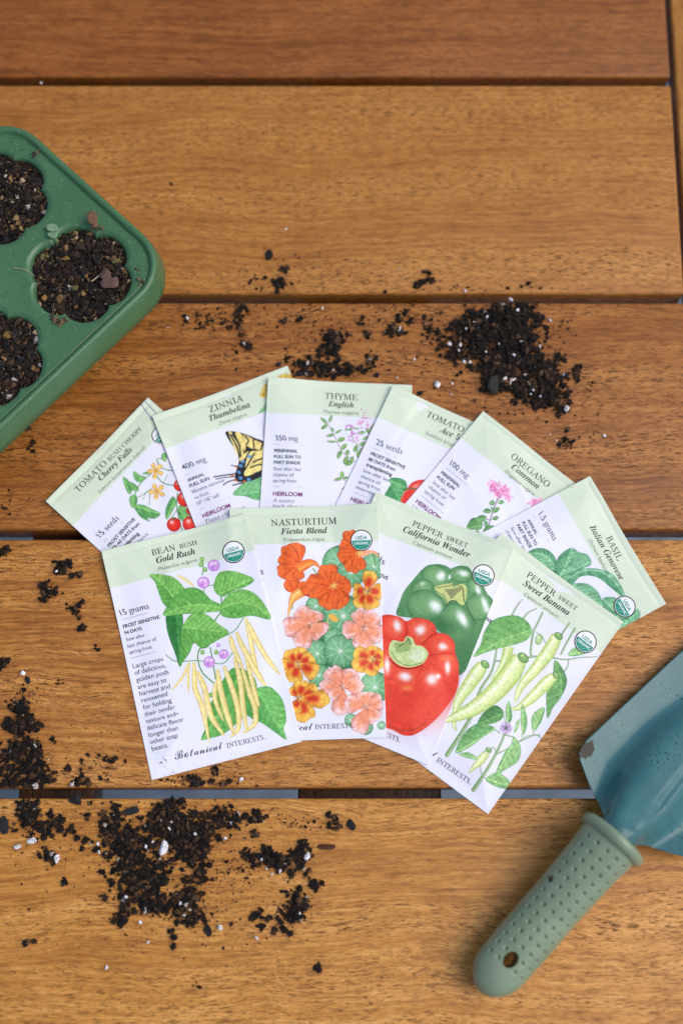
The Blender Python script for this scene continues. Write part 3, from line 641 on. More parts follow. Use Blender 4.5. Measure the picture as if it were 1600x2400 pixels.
def shade_poly(c, P, dark, mid, cx, cy, R):
    Pm = catmull(c.T(P)); r = c.mask(Pm)
    if r is None: return
    win, cov, X, Y = r; q = c.T([(cx, cy)])[0]; e = np.clip(np.hypot(X-q[0], Y-q[1])/(R*c.k()), 0, 1)[..., None]**1.6
    c.put(win, cov, mid*(1-e)+dark*e, .05); c.outline(Pm, dark*.8, .2, .6)
def art_cal(c):
    gd, gm, gl = C_(66, 124, 72), C_(118, 168, 110), C_(206, 226, 200)
    shade_poly(c, [(320, 1070), (345, 960), (390, 850), (480, 740), (560, 650), (680, 600), (780, 615), (840, 650), (900, 615), (985, 625), (1030, 680), (1110, 780), (1160, 860), (1212, 980), (1180, 1100), (1120, 1230), (1060, 1400), (1000, 1550), (900, 1640), (870, 1500), (800, 1300), (600, 1150), (450, 1100)], C_(66, 124, 74), C_(104, 158, 100), 800, 1000, 620)
    for x, y, rx, ry, a, hx, hy in [(690, 720, 150, 115, .35, .25, -.05), (915, 700, 110, 78, .2, .3, -.1), (1060, 800, 80, 90, .8, .2, 0), (560, 830, 110, 85, -.3, .1, -.5), (1100, 1000, 130, 140, 1.0, .45, -.3), (590, 990, 185, 150, .25, .35, -.15), (880, 1160, 160, 210, -.35, .35, -.3)]:
        c.ball(x, y, rx, ry, gd, gm, gl, a, hx, hy, .22, line=False)
    c.blob(760, 1180, 190, 90, C_(52, 112, 62), .8, .2); c.blob(940, 1400, 80, 190, C_(56, 118, 66), .85, .35)
    for x, y, rx, ry, a in [(735, 705, 38, 45, .3), (815, 720, 14, 26, .2), (945, 685, 52, 26, .2), (690, 1000, 50, 62, -.6), (940, 1120, 36, 74, -.5), (1150, 975, 26, 76, -.35), (1085, 850, 24, 36, -.4)]: c.blob(x, y, rx, ry, C_(246, 250, 246), .95, a, 2.6)
    c.poly([(675, 820), (740, 795), (840, 780), (850, 815), (930, 785), (978, 830), (962, 950), (930, 985), (880, 950), (830, 945), (790, 985), (770, 930), (700, 870)], C_(196, 206, 126))
    c.poly([(770, 840), (870, 830), (920, 800), (940, 830), (880, 880), (830, 930), (800, 880)], C_(120, 120, 84), alpha=.7); c.stroke([(940, 830), (950, 950)], .6, C_(90, 90, 60)); c.stroke([(690, 825), (780, 810), (850, 790)], .4, C_(96, 100, 62))
    c.stroke([(790, 985), (830, 945), (880, 950)], .5, C_(30, 60, 36)); c.stroke([(640, 830), (760, 900), (790, 985), (740, 1060)], .4, C_(26, 76, 40), alpha=.7); c.stroke([(960, 960), (1010, 1060), (1060, 1150)], .5, C_(26, 76, 40), alpha=.8)
    rd, rm, rl = C_(232, 62, 40), C_(246, 92, 64), C_(255, 214, 200)
    shade_poly(c, [(-60, 1350), (40, 1180), (150, 1090), (230, 1068), (320, 1085), (410, 1130), (480, 1103), (560, 1108), (640, 1160), (700, 1240), (780, 1270), (850, 1370), (882, 1480), (906, 1620), (892, 1760), (830, 1880), (720, 2020), (600, 2130), (480, 2200), (380, 2200), (280, 2150), (150, 2110), (0, 2050), (-90, 1800)], C_(216, 48, 32), C_(244, 82, 56), 420, 1620, 760)
    for x, y, rx, ry, a, hx, hy in [(300, 1190, 115, 110, .1, .15, -.2), (540, 1200, 150, 95, .15, -.1, .1), (740, 1370, 130, 120, .5, .25, -.1), (790, 1560, 115, 150, 0, .05, -.1), (400, 1660, 190, 140, .1, 0, -.1), (640, 1690, 140, 150, 0, .05, -.1), (240, 1530, 90, 150, 0, -.1, 0)]:
        c.ball(x, y, rx, ry, rd, rm, rl, a, hx, hy, .2, line=False)
    c.blob(480, 1880, 330, 200, C_(232, 62, 42), .9); c.blob(820, 1720, 60, 150, C_(222, 50, 34), .7)
    for x, y, rx, ry, a in [(325, 1170, 36, 58, -.3), (545, 1215, 44, 52, .6), (745, 1370, 34, 34, 0), (400, 1650, 60, 40, .3), (650, 1680, 52, 50, 0), (800, 1570, 24, 58, 0), (230, 1540, 26, 80, 0), (710, 1650, 26, 24, 0)]: c.blob(x, y, rx, ry, C_(255, 244, 240), .95, a, 2.6)
    c.blob(420, 1760, 50, 26, C_(252, 170, 80), .6); c.blob(560, 1300, 50, 22, C_(252, 150, 80), .4); c.blob(780, 1480, 60, 22, C_(252, 160, 90), .5)
    c.stroke([(400, 1135), (420, 1210), (400, 1280)], .7, C_(176, 20, 14), alpha=.7); c.stroke([(690, 1240), (620, 1290), (560, 1350)], .7, C_(188, 30, 20), alpha=.7); c.stroke([(860, 1440), (740, 1440), (620, 1460)], .5, C_(190, 32, 20), alpha=.6)
    c.stroke([(200, 2075), (330, 2150), (480, 2150), (600, 2080)], .9, C_(176, 60, 40), alpha=.7); c.stroke([(250, 1480), (330, 1550), (440, 1575), (560, 1545)], .8, C_(150, 20, 14), alpha=.8)
    c.poly([(245, 1400), (278, 1305), (380, 1320), (410, 1270), (465, 1285), (500, 1350), (560, 1365), (617, 1430), (590, 1500), (540, 1540), (430, 1562), (330, 1530), (270, 1470)], C_(204, 222, 150))
    c.poly([(300, 1330), (400, 1325), (420, 1280), (455, 1330), (440, 1400), (330, 1410)], C_(146, 176, 100), alpha=.8); c.poly([(470, 1400), (560, 1400), (590, 1460), (520, 1510), (440, 1480)], C_(228, 240, 196), alpha=.9)
    c.stroke([(340, 1360), (400, 1330), (430, 1290), (450, 1340)], .5, C_(80, 100, 60)); c.stroke([(260, 1400), (330, 1500), (430, 1545), (560, 1520)], .35, C_(100, 130, 70))

def art_ban(c):
    D, Lt = C_(62, 134, 66), C_(190, 226, 152); st = C_(118, 160, 92)
    for P, a, b in [([(570, 890), (535, 1050), (450, 1190), (380, 1390), (210, 1660)], .9, 2.2), ([(640, 1490), (575, 1640), (490, 1790), (405, 1915)], 1.0, 2.1), ([(760, 520), (720, 570), (680, 645)], .5, 1.0), ([(865, 588), (800, 620), (765, 665)], .5, 1.0),
                    ([(908, 618), (860, 720), (840, 760), (820, 900), (830, 940)], 1.0, 1.2), ([(1105, 695), (1060, 760), (1040, 800)], .8, 1.1), ([(1145, 735), (1090, 830), (1045, 920)], 1.1, 1.0), ([(790, 950), (850, 940), (960, 945), (1080, 960), (1180, 945), (1312, 937)], 1.2, .4),
                    ([(560, 975), (640, 970), (700, 950)], .9, .9), ([(600, 1505), (560, 1475), (470, 1450)], .5, .5), ([(620, 1510), (700, 1530), (740, 1560), (860, 1510), (905, 1540)], .7, .5), ([(740, 1560), (800, 1520), (900, 1510)], .6, .3),
                    ([(580, 1650), (660, 1610), (700, 1560)], .7, .7), ([(500, 1640), (550, 1605), (570, 1650)], .5, .6), ([(620, 1360), (640, 1430), (640, 1500)], .4, .4), ([(760, 1530), (765, 1440)], .4, .4), ([(845, 1505), (850, 1460)], .4, .4), ([(1100, 965), (1090, 1020), (1040, 1075)], .6, .8),
                    ([(455, 1710), (460, 1790), (490, 1830), (540, 1840)], .5, .4), ([(860, 760), (900, 790), (930, 840)], .5, .5)]:
        c.stroke(P, a, C_(230, 240, 205), w2=b, edge=st*.75, mid=st)
    c.ball(880, 815, 26, 40, C_(110, 160, 80), C_(190, 215, 150), C_(240, 245, 220), .3)
    pe, pm, ph = C_(168, 196, 96), C_(226, 238, 168), C_(247, 250, 220)
    c.pod([(655, 870), (640, 950), (600, 1030), (535, 1112)], [80, 70, 45, 12], pe, C_(206, 222, 140), ph)
    c.leaf([(398, 945), (450, 860), (480, 760), (540, 680), (640, 645), (730, 645), (800, 690), (828, 755), (790, 820), (700, 855), (560, 890), (460, 925)], D, C_(160, 208, 120), [(825, 745), (640, 810), (400, 943)], 6, side=.3)
    c.leaf([(998, 968), (1060, 1030), (1092, 1120), (1050, 1230), (990, 1310), (950, 1390), (940, 1260), (945, 1190), (985, 1100)], C_(36, 96, 48), C_(140, 196, 112), [(1010, 990), (1060, 1150), (950, 1385)], 6, side=-.6)
    c.leaf([(435, 1435), (470, 1360), (550, 1300), (600, 1315), (625, 1355), (600, 1405), (520, 1435)], C_(40, 100, 50), C_(130, 186, 106), [(625, 1355), (440, 1432)], 5)
    c.pod([(470, 1000), (430, 1060), (360, 1160), (295, 1260), (255, 1400)], [75, 105, 92, 70, 20], pe, pm, ph)
    c.pod([(262, 1400), (262, 1450), (285, 1488)], [36, 26, 6], pe, pm, ph)
    c.pod([(745, 945), (680, 1060), (560, 1200), (420, 1310), (300, 1370), (185, 1415)], [100, 150, 135, 110, 80, 14], pe, pm, ph)
    c.pod([(1015, 790), (950, 910), (850, 1040), (750, 1160), (708, 1278)], [75, 100, 80, 55, 12], pe, pm, ph)
    c.pod([(995, 1080), (930, 1140), (830, 1240), (740, 1310), (672, 1325)], [65, 90, 75, 45, 10], pe, pm, ph)
    c.pod([(505, 1640), (455, 1700), (372, 1790)], [45, 62, 6], pe, pm, ph)
    for x, y, r in [(1025, 790, 34), (485, 1000, 36), (765, 950, 46), (1010, 1075, 30), (515, 1625, 24)]: c.ball(x, y, r, r*.7, C_(70, 120, 60), C_(130, 176, 96), C_(200, 225, 160), .7)
    for P, rb, sd in [([(272, 1645), (330, 1510), (420, 1435), (500, 1440), (562, 1470), (470, 1530), (380, 1600)], [(560, 1470), (275, 1643)], .6), ([(638, 1340), (662, 1265), (686, 1380), (655, 1432)], [(655, 1430), (662, 1268)], .5),
                      ([(762, 1288), (800, 1410), (770, 1512), (750, 1400)], [(768, 1510), (764, 1290)], .5), ([(925, 1308), (905, 1410), (845, 1482), (836, 1370)], [(848, 1480), (922, 1310)], .5),
                      ([(700, 1530), (752, 1600), (735, 1700), (650, 1760), (568, 1805), (630, 1650), (680, 1590)], [(705, 1545), (575, 1800)], .6), ([(495, 1835), (575, 1788), (660, 1840), (672, 1900), (600, 1900), (530, 1870)], [(498, 1836), (668, 1890)], .6),
                      ([(298, 1655), (370, 1643), (435, 1692), (360, 1682)], [(300, 1657), (432, 1690)], .4), ([(1095, 925), (1150, 872), (1235, 905), (1160, 932)], [(1098, 924), (1230, 905)], .4), ([(700, 1495), (720, 1420), (745, 1400), (725, 1470)], [(702, 1493), (742, 1405)], .4)]:
        c.leaf(P, D, Lt, rb, 5, side=sd)
    for i in range(6):
        a = i*math.tau/6; c.petal((642, 1463), (642+44*math.cos(a), 1463+44*math.sin(a)), 34, C_(190, 160, 205), C_(222, 205, 232), C_(150, 110, 170))
    c.blob(642, 1463, 12, 12, C_(70, 90, 60), .9)

def art_cherry(c):
    D, Lt = C_(50, 120, 60), C_(150, 205, 120); st = C_(90, 140, 70)
    for P, w in [([(1000, 820), (900, 910), (850, 1010), (840, 1100), (900, 1160)], .55), ([(1050, 700), (1080, 760), (1150, 790), (1230, 795)], .6), ([(1050, 690), (1120, 680)], .4), ([(1050, 850), (1110, 910), (1200, 930)], .6), ([(1000, 960), (900, 1030), (860, 1040)], .4), ([(985, 970), (980, 1110)], .35),
                 ([(1240, 1000), (1230, 1100), (1240, 1180), (1280, 1340)], .6), ([(1230, 1160), (1180, 1230)], .4), ([(1240, 1180), (1320, 1250)], .5), ([(1110, 900), (1150, 830)], .3), ([(960, 980), (920, 1060)], .3)]: c.stroke(P, w, st)
    for P, rb in [([(738, 855), (800, 900), (820, 980), (795, 1010), (760, 950)], [(800, 1000), (740, 860)]), ([(835, 800), (900, 840), (945, 860), (900, 900), (850, 880)], [(930, 870), (838, 803)]), ([(800, 900), (860, 930), (880, 980), (820, 970)], [(870, 975), (800, 905)]),
                  ([(800, 1040), (850, 1015), (870, 1080), (830, 1140), (805, 1100)], [(830, 1130), (840, 1020)]), ([(840, 1120), (920, 1110), (1010, 1150), (1080, 1190), (1030, 1235), (960, 1230), (985, 1262), (900, 1220)], [(845, 1125), (1078, 1190)]),
                  ([(1190, 1035), (1230, 1080), (1200, 1150), (1140, 1240), (1130, 1150)], [(1225, 1050), (1135, 1240)]), ([(1250, 1120), (1310, 1130), (1340, 1200), (1290, 1260), (1245, 1200)], [(1245, 1130), (1320, 1240)]), ([(1100, 640), (1140, 645), (1130, 710), (1095, 690)], [(1130, 700), (1105, 645)]), ([(1160, 700), (1195, 740), (1200, 790)], [(1160, 700), (1200, 790)]), ([(915, 825), (960, 805), (1000, 815), (960, 830)], [(1000, 818), (918, 825)])]:
        c.leaf(P, D, Lt, rb, 5)
    for x, y in [(1040, 795), (1050, 985)]:
        for i in range(5):
            a = i*math.tau/5+.5; c.petal((x, y), (x+75*math.cos(a), y+75*math.sin(a)), 42, C_(240, 190, 90), C_(250, 210, 120), C_(206, 140, 60))
        c.blob(x, y, 18, 18, C_(214, 160, 60), .8)
    for x, y, r in [(1260, 930, 56), (1310, 1055, 72), (1370, 1160, 50), (1360, 1285, 74), (1205, 1290, 64), (1430, 1230, 60)]:
        c.ball(x, y, r, r, C_(186, 16, 14), C_(236, 50, 32), C_(255, 222, 210)); c.stroke([(x, y-r), (x-12, y-r+22)], .5, D); c.stroke([(x, y-r), (x+16, y-r+18)], .5, D)
    c.stroke([(905, 185), (1010, 330)], .5, C_(110, 96, 150)); c.stroke([(943, 160), (1065, 290)], .5, C_(110, 96, 150))

def art_zin(c):
    c.leaf([(880, 1435), (960, 1340), (1060, 1280), (1240, 1220), (1260, 1460), (1130, 1490), (1000, 1450)], C_(60, 150, 84), C_(150, 206, 146), [(880, 1435), (1260, 1400)], 6)
    yl = C_(240, 216, 130); bk = C_(26, 30, 34)
    c.poly([(800, 790), (850, 765), (960, 780), (1100, 830), (1260, 920), (1260, 1180), (1160, 1250), (1060, 1290), (930, 1300), (900, 1230), (940, 1080), (900, 960)], bk)
    for P in [[(835, 790), (870, 785), (980, 960), (975, 1030), (935, 1040)], [(900, 785), (960, 790), (1010, 900), (1010, 950), (985, 960)], [(985, 800), (1080, 840), (1150, 900), (1100, 950), (1020, 910)], [(1120, 860), (1250, 930), (1250, 990), (1140, 960), (1100, 920)],
              [(1060, 980), (1250, 1000), (1250, 1120), (1120, 1200), (1010, 1240), (1000, 1180)], [(940, 1060), (1010, 990), (1040, 980), (980, 1080)]]: c.poly(P, yl, grain=.06)
    for P in [[(870, 800), (940, 900), (960, 1030)], [(850, 800), (920, 930), (945, 1040)], [(1090, 1090), (1160, 1060), (1250, 1030)], [(1060, 1150), (1140, 1120), (1250, 1110)], [(1000, 810), (1040, 860), (1020, 900)], [(1090, 850), (1100, 940)], [(1190, 890), (1170, 960)], [(1000, 1180), (1100, 1000)]]: c.stroke(P, .8, bk)
    for x, y in [(1050, 1030), (985, 1085), (960, 1130), (940, 1200), (960, 1260), (1045, 1275)]: c.blob(x, y, 24, 20, C_(96, 160, 220), .95, .4, 4)
    for x, y in [(915, 1140), (875, 1235), (905, 1285), (1000, 1300)]: c.blob(x, y, 20, 15, C_(240, 130, 70), .95, .4, 4)
    c.stroke([(930, 1210), (800, 1230), (680, 1252)], .7, bk); c.stroke([(930, 1240), (800, 1255), (700, 1275)], .5, bk); c.stroke([(900, 1280), (830, 1300), (780, 1335)], .6, bk); c.stroke([(1000, 1310), (940, 1320), (880, 1338)], .7, bk); c.stroke([(860, 1125), (930, 1140)], .5, bk)
    for x, y in [(1430, 185), (1390, 200), (1480, 190), (1215, 330), (1240, 290), (1235, 370), (1200, 380)]:
        for i in range(6):
            a = i*1.05+x; c.petal((x, y), (x+45*math.cos(a), y+30*math.sin(a)), 28, C_(236, 190, 70), C_(250, 226, 110), C_(206, 150, 60))
    c.leaf([(1150, 570), (1190, 510), (1250, 450), (1240, 500), (1200, 550)], C_(90, 160, 90), C_(150, 205, 140), [(1152, 568), (1248, 455)], 3)
    c.leaf([(1215, 780), (1240, 800), (1245, 860), (1225, 850)], C_(30, 130, 80), C_(90, 180, 120), [(1215, 780), (1240, 860)], 3)
    c.poly([(1205, 1520), (1260, 1500), (1260, 1560), (1210, 1545)], C_(206, 40, 110)); c.poly([(1180, 1565), (1260, 1560), (1260, 1640), (1185, 1600)], C_(206, 40, 110))

def art_thy(c):
    D, Lt = C_(70, 120, 56), C_(150, 190, 116); st = C_(140, 120, 100)
    for P in [[(650, 510), (700, 600), (760, 720), (800, 790), (940, 890)], [(870, 560), (890, 660), (940, 720), (1000, 800)], [(1010, 560), (1030, 640), (980, 720), (930, 850)], [(780, 1010), (850, 1080)], [(860, 1070), (790, 1120)]]: c.stroke(P, .38, st)
    def lf(x, y, a, l=55, w=22):
        ca, sa = math.cos(a), math.sin(a); P = [(x, y), (x+l*.3*ca-w*.5*sa, y+l*.3*sa+w*.5*ca), (x+l*.75*ca-w*.4*sa, y+l*.75*sa+w*.4*ca), (x+l*ca, y+l*sa), (x+l*.75*ca+w*.4*sa, y+l*.75*sa-w*.4*ca), (x+l*.3*ca+w*.5*sa, y+l*.3*sa-w*.5*ca)]
        c.leaf(P, D, Lt, [(x, y), (x+l*ca, y+l*sa)], 3)
    for x, y, a, l, w in [(650, 520, -2.4, 80, 26), (670, 510, -1.2, 70, 26), (655, 530, 2.5, 70, 30), (690, 560, .9, 40, 22), (720, 620, 2.9, 80, 24), (725, 610, -.5, 70, 20), (740, 690, -3.1, 90, 18), (750, 680, -.4, 70, 38), (780, 770, 2.0, 80, 34), (785, 760, -.9, 70, 34), (840, 820, 2.0, 80, 38), (840, 810, -1.6, 50, 36), (890, 860, 2.6, 85, 40), (900, 780, -1.2, 70, 34),
                      (930, 830, -1.3, 80, 32), (890, 820, 1.9, 60, 26), (950, 710, -.1, 80, 36), (960, 750, .4, 60, 26), (1000, 600, 3.0, 70, 26), (1010, 570, .8, 60, 30), (1030, 640, 2.6, 60, 22), (1040, 640, -.9, 60, 24), (890, 570, 3.0, 80, 12), (890, 565, .05, 60, 10), (790, 1020, -1.6, 60, 34), (790, 1025, 2.9, 80, 26), (800, 1030, -.4, 50, 20), (850, 1070, -1.4, 60, 26), (850, 1085, 2.4, 80, 30), (1050, 590, -1.2, 60, 26)]: lf(x, y, a, l, w)
    for cx, cy, sx, sy, n, col in [(862, 548, 24, 14, 9, C_(206, 150, 200)), (870, 610, 20, 40, 14, C_(204, 130, 196)), (1000, 470, 22, 30, 10, C_(214, 160, 196)), (1010, 520, 40, 30, 18, C_(226, 150, 186)), (930, 660, 26, 36, 8, C_(226, 170, 206))]:
        for _ in range(n): c.blob(cx+c.rng.normal()*sx, cy+c.rng.normal()*sy, 11, 9, col*c.rng.uniform(.88, 1.08), .9, c.rng.uniform(0, 3), 4)

def art_tom(c):
    c.leaf([(485, 1050), (500, 980), (530, 930), (520, 880), (600, 870), (660, 900), (680, 950), (640, 1010), (615, 1100), (640, 1160)], C_(14, 110, 62), C_(120, 190, 120), [(500, 880), (640, 1120)], 5)
    c.leaf([(520, 880), (600, 868), (670, 900), (650, 960), (560, 950)], C_(20, 120, 66), C_(140, 200, 130), [(660, 950), (520, 885)], 5)
    shade_poly(c, [(690, 950), (740, 900), (830, 880), (960, 890), (1040, 1000), (1030, 1180), (900, 1250), (700, 1200), (620, 1110), (640, 1020)], C_(204, 16, 20), C_(236, 52, 40), 830, 1040, 300)
    c.blob(760, 940, 40, 22, C_(252, 190, 180), .7, -.5); c.stroke([(640, 980), (700, 960), (760, 965)], .8, C_(60, 110, 60)); c.stroke([(690, 970), (650, 1010), (625, 1090)], .4, C_(190, 160, 110))

def art_ore(c):
    D, Lt = C_(52, 108, 60), C_(140, 190, 120)
    c.stroke([(925, 820), (890, 900), (860, 1000), (830, 1100)], .6, C_(126, 96, 120)); c.stroke([(850, 1020), (790, 1000)], .4, C_(120, 110, 100))
    for P, rb in [([(845, 870), (870, 838), (893, 850), (880, 882)], [(893, 848), (845, 872)]), ([(925, 860), (950, 835), (982, 845), (960, 868)], [(925, 860), (982, 846)]), ([(788, 945), (820, 912), (855, 925), (850, 955)], [(858, 935), (790, 946)]), ([(880, 950), (900, 905), (940, 905), (920, 940)], [(880, 950), (938, 908)]),
                  ([(870, 1010), (900, 982), (932, 992), (905, 1018)], [(870, 1010), (930, 994)]), ([(640, 1095), (670, 1020), (720, 1000), (780, 1050), (770, 1100), (720, 1110)], [(790, 1060), (645, 1095)]), ([(720, 1010), (770, 975), (815, 990), (800, 1030), (740, 1045)], [(815, 1000), (722, 1015)]), ([(800, 1040), (825, 1030), (830, 1080), (805, 1080)], [(830, 1030), (808, 1080)]),
                  ([(790, 1110), (830, 1070), (890, 1075), (870, 1120), (800, 1145)], [(890, 1075), (795, 1140)]), ([(715, 1140), (735, 1110), (765, 1160), (725, 1150)], [(735, 1115), (750, 1158)]), ([(860, 900), (875, 905), (870, 940)], [(862, 900), (870, 940)])]: c.leaf(P, D, Lt, rb, 4)
    for cx, cy, sx, sy, n in [(900, 725, 38, 34, 50), (980, 740, 42, 30, 50), (1010, 800, 28, 22, 20), (880, 690, 28, 20, 18), (940, 780, 40, 25, 24), (1245, 860, 30, 16, 26), (1290, 835, 30, 14, 26)]:
        for _ in range(n):
            x, y = cx+c.rng.normal()*sx*.8, cy+c.rng.normal()*sy*.8; c.blob(x, y, 13, 8, (C_(240, 150, 196), C_(250, 190, 220), C_(220, 96, 160))[c.rng.integers(3)], .85, c.rng.uniform(0, 3), 4)
    c.stroke([(925, 830), (950, 790)], .4, C_(110, 130, 110)); c.stroke([(1230, 905), (1245, 880)], .4, C_(150, 90, 110))

def art_bas(c):
    D, Lt = C_(22, 104, 62), C_(168, 216, 170)
    c.leaf([(600, 800), (700, 860), (760, 960), (700, 980), (600, 900), (540, 850)], C_(8, 60, 40), C_(60, 130, 90), [(600, 800), (720, 960)], 4)
    for P, rb, sd in [([(1140, 1345), (1150, 1260), (1230, 1220), (1300, 1165), (1312, 1240), (1230, 1300)], [(1305, 1175), (1145, 1330)], .4), ([(1000, 1085), (1060, 1065), (1120, 1080), (1140, 1180), (1080, 1230), (1020, 1170)], [(1010, 1090), (1120, 1200)], .5), ([(1130, 1120), (1200, 1100), (1230, 1200), (1160, 1260), (1100, 1220)], [(1220, 1110), (1120, 1230)], .5),
                      ([(735, 970), (820, 948), (900, 968), (975, 1040), (1005, 1160), (920, 1120), (820, 1040)], [(760, 965), (990, 1140)], .4), ([(675, 905), (740, 860), (820, 830), (960, 830), (1090, 880), (1165, 990), (1185, 1070), (1090, 1000), (960, 900), (830, 890), (760, 950), (720, 990)], [(690, 930), (930, 840), (1175, 1050)], .4),
                      ([(370, 712), (420, 672), (510, 665), (585, 710), (620, 790), (600, 850), (520, 800), (430, 740)], [(612, 830), (520, 720), (375, 710)], .5), ([(608, 810), (640, 725), (735, 658), (800, 690), (880, 720), (905, 790), (820, 825), (740, 890), (660, 930), (620, 870)], [(640, 910), (690, 800), (745, 665)], -.5),
                      ([(700, 850), (760, 740), (860, 705), (905, 790), (820, 830), (740, 880)], [(700, 870), (900, 780)], .5)]: c.leaf(P, D, Lt, rb, 7, side=sd)

ARTF = dict(bean=art_bean, nast=art_nast, cal=art_cal, ban=art_ban, cherry=art_cherry, zin=art_zin, thy=art_thy, tom=art_tom, ore=art_ore, bas=art_bas)

mpaper, nt, b = new_mat('printed_paper')
vc = N(nt, 'ShaderNodeVertexColor', layer_name='print'); nz = noise(nt, coords(nt, (900,)*3), 1, 3, .6)
rr = ramp(nt, [(.3, (.97, .97, .97)), (.7, (1, 1, 1))]); nt.links.new(nz.outputs[0], rr.inputs[0])
nt.links.new(mixc(nt, 1.0, vc.outputs[0], rr.outputs[0], 'MULTIPLY'), b.inputs['Base Color'])
b.inputs['Roughness'].default_value = .5; b.inputs['Specular IOR Level'].default_value = .35
bp = N(nt, 'ShaderNodeBump'); bp.inputs['Strength'].default_value = .12; bp.inputs['Distance'].default_value = .0002
nt.links.new(nz.outputs[0], bp.inputs['Height']); nt.links.new(bp.outputs[0], b.inputs['Normal'])
mback = simple('paper_edge', (.78, .78, .8), .6, .3)

PLAB = dict(
 bean='seed packet printed with green leaves and long yellow beans, front left of the fan',
 nast='seed packet printed with orange and pink nasturtium flowers, lying under the bean packet',
 cal='seed packet printed with a red and a green bell pepper',
 ban='seed packet printed with long pale green peppers',
 cherry='leftmost seed packet, printed with small red tomatoes and yellow star flowers',
 zin='seed packet printed with a yellow and black butterfly above a green leaf',
 thy='upright seed packet printed with small leafy thyme sprigs, between butterfly and tomato packets',
 tom='seed packet showing part of a large red tomato and a green leaf',
 ore='oregano seed packet printed with a fluffy pink flower head on a leafy stem',
 bas='rightmost seed packet, printed with large dark green basil leaves')
for i, key in enumerate(ORDER):
    make_surface(key, 31+i)
for i, key in enumerate(ORDER):
    res = 4 if key in ('bean', 'nast', 'cal', 'ban') else 3
    cv = Canvas(key, res); ARTF[key](cv)
    cx, cy, a = POSE[key]
    root = empty('seed_packet', (cx, cy, 0), a)
    tag(root, PLAB[key], 'seed packet', 'seed packets fanned out on the table')
    u, v = np.meshgrid(np.linspace(0, PW, cv.nx), np.linspace(0, PH, cv.ny))
    zt = bil(PK[key]['zt'], u, v)
    V = np.column_stack([(u-PW/2).ravel(), (PH/2-v).ravel(), zt.ravel()])
    idx = np.arange(cv.nx*cv.ny).reshape(cv.ny, cv.nx)
    F = np.stack([idx[1:, :-1], idx[1:, 1:], idx[:-1, 1:], idx[:-1, :-1]], -1).reshape(-1, 4)
    # rim and back of the envelope
    per = np.concatenate([idx[0, :-1], idx[:-1, -1], idx[-1, :0:-1], idx[:0:-1, 0]])
    n0 = len(V); zb = bil(PK[key]['zb'], u, v)
    Vb = V[per].copy(); Vb[:, 2] = zb.ravel()[per]
    q = np.arange(len(per)); q2 = np.roll(q, -1)
    Fw = np.stack([per[q], per[q2], n0+q2, n0+q], -1)
    n1 = n0+len(Vb); ub, vb = np.meshgrid(np.linspace(0, PW, 40), np.linspace(0, PH, 60)); zbb = bil(PK[key]['zb'], ub, vb)
    Vk = np.column_stack([(ub-PW/2).ravel(), (PH/2-vb).ravel(), zbb.ravel()]); ik = n1+np.arange(2400).reshape(60, 40)
    Fk = np.stack([ik[:-1, :-1], ik[:-1, 1:], ik[1:, 1:], ik[1:, :-1]], -1).reshape(-1, 4)
    img = np.clip(cv.img, 0, 1); lin = np.where(img <= .04045, img/12.92, ((img+.055)/1.055)**2.4)
    nb = len(Vb)+len(Vk)
    col = np.ones((len(V)+nb, 4)); col[:len(V), :3] = lin.reshape(-1, 3); col[len(V):, :3] = (.8, .8, .83)
    mi = np.concatenate([np.zeros(len(F)), np.ones(len(Fw)+len(Fk))])
    mesh_obj('paper_envelope', np.vstack([V, Vb, Vk]), np.vstack([F, Fw, Fk]), [mpaper, mback], root, True, mi, {'print': col})
    pt, pb_, pm_ = Print(), Print(), Print()
    for n_, (t, st, x0, y0, x1, y1, ink) in enumerate(TX[key]):
        tgt = pm_ if t in ('Botanical', 'INTERESTS.') else (pt if st in ('serif', 'bi', 'it') and n_ < 4 else pb_)
        q_ = cv.T([(x0, y0), (x1, y1)]); tgt.text(t, st, q_[0], q_[1], ink)
    for (x0, y0, x1, y1) in RULE.get(key, []):
        q_ = cv.T([(x0, y0), (x1, y1)]); pb_.line(q_[0], q_[1], .13, 'grey')
    pt.build('title_lettering', key, root); pb_.build('text_lettering', key, root); pm_.build('maker_lettering', key, root)
    if key in SEAL: seal(key, cv, *SEAL[key], 0).build('round_seal', key, root, .16)

# ------------------------------------------------------------------ SOIL
def ico(sub):
    bm = bmesh.new(); bmesh.ops.create_icosphere(bm, subdivisions=sub, radius=1)
    V = np.array([v.co[:] for v in bm.verts]); F = np.array([[v.index for v in f.verts] for f in bm.faces]); bm.free(); return V, F
ICO = {1: ico(1), 2: ico(2), 3: ico(3)}
def crumbs(P, R, sub, cols, jit=.28, flat=.75, rng=RNG):
    """P (n,3) mm, R (n,) mm, cols (n,3) -> verts, faces, colours"""
    V0, F0 = ICO[sub]; n = len(P); m = len(V0)
    A = rng.normal(size=(n, 3, 3)); Q, _ = np.linalg.qr(A)
    sc = rng.uniform(.55, 1.25, (n, 1, 3)); V = V0[None]*sc
    V = V*(1+jit*rng.normal(size=(n, m, 1)))
    V = np.einsum('nij,nmj->nmi', Q, V); V[:, :, 2] *= flat
    V = V*R[:, None, None]+P[:, None, :]
    F = (F0[None]+np.arange(n)[:, None, None]*m).reshape(-1, 3)
    C = np.ones((n*m, 4)); C[:, :3] = np.repeat(cols, m, 0)
    return V.reshape(-1, 3), F, C
def merge(parts):
    Vs, Fs, Cs = [], [], []; o = 0
    for V, F, C in parts:
        Vs.append(V); Fs.append(F+o); Cs.append(C); o += len(V)
    return np.vstack(Vs), np.vstack(Fs), np.vstack(Cs)
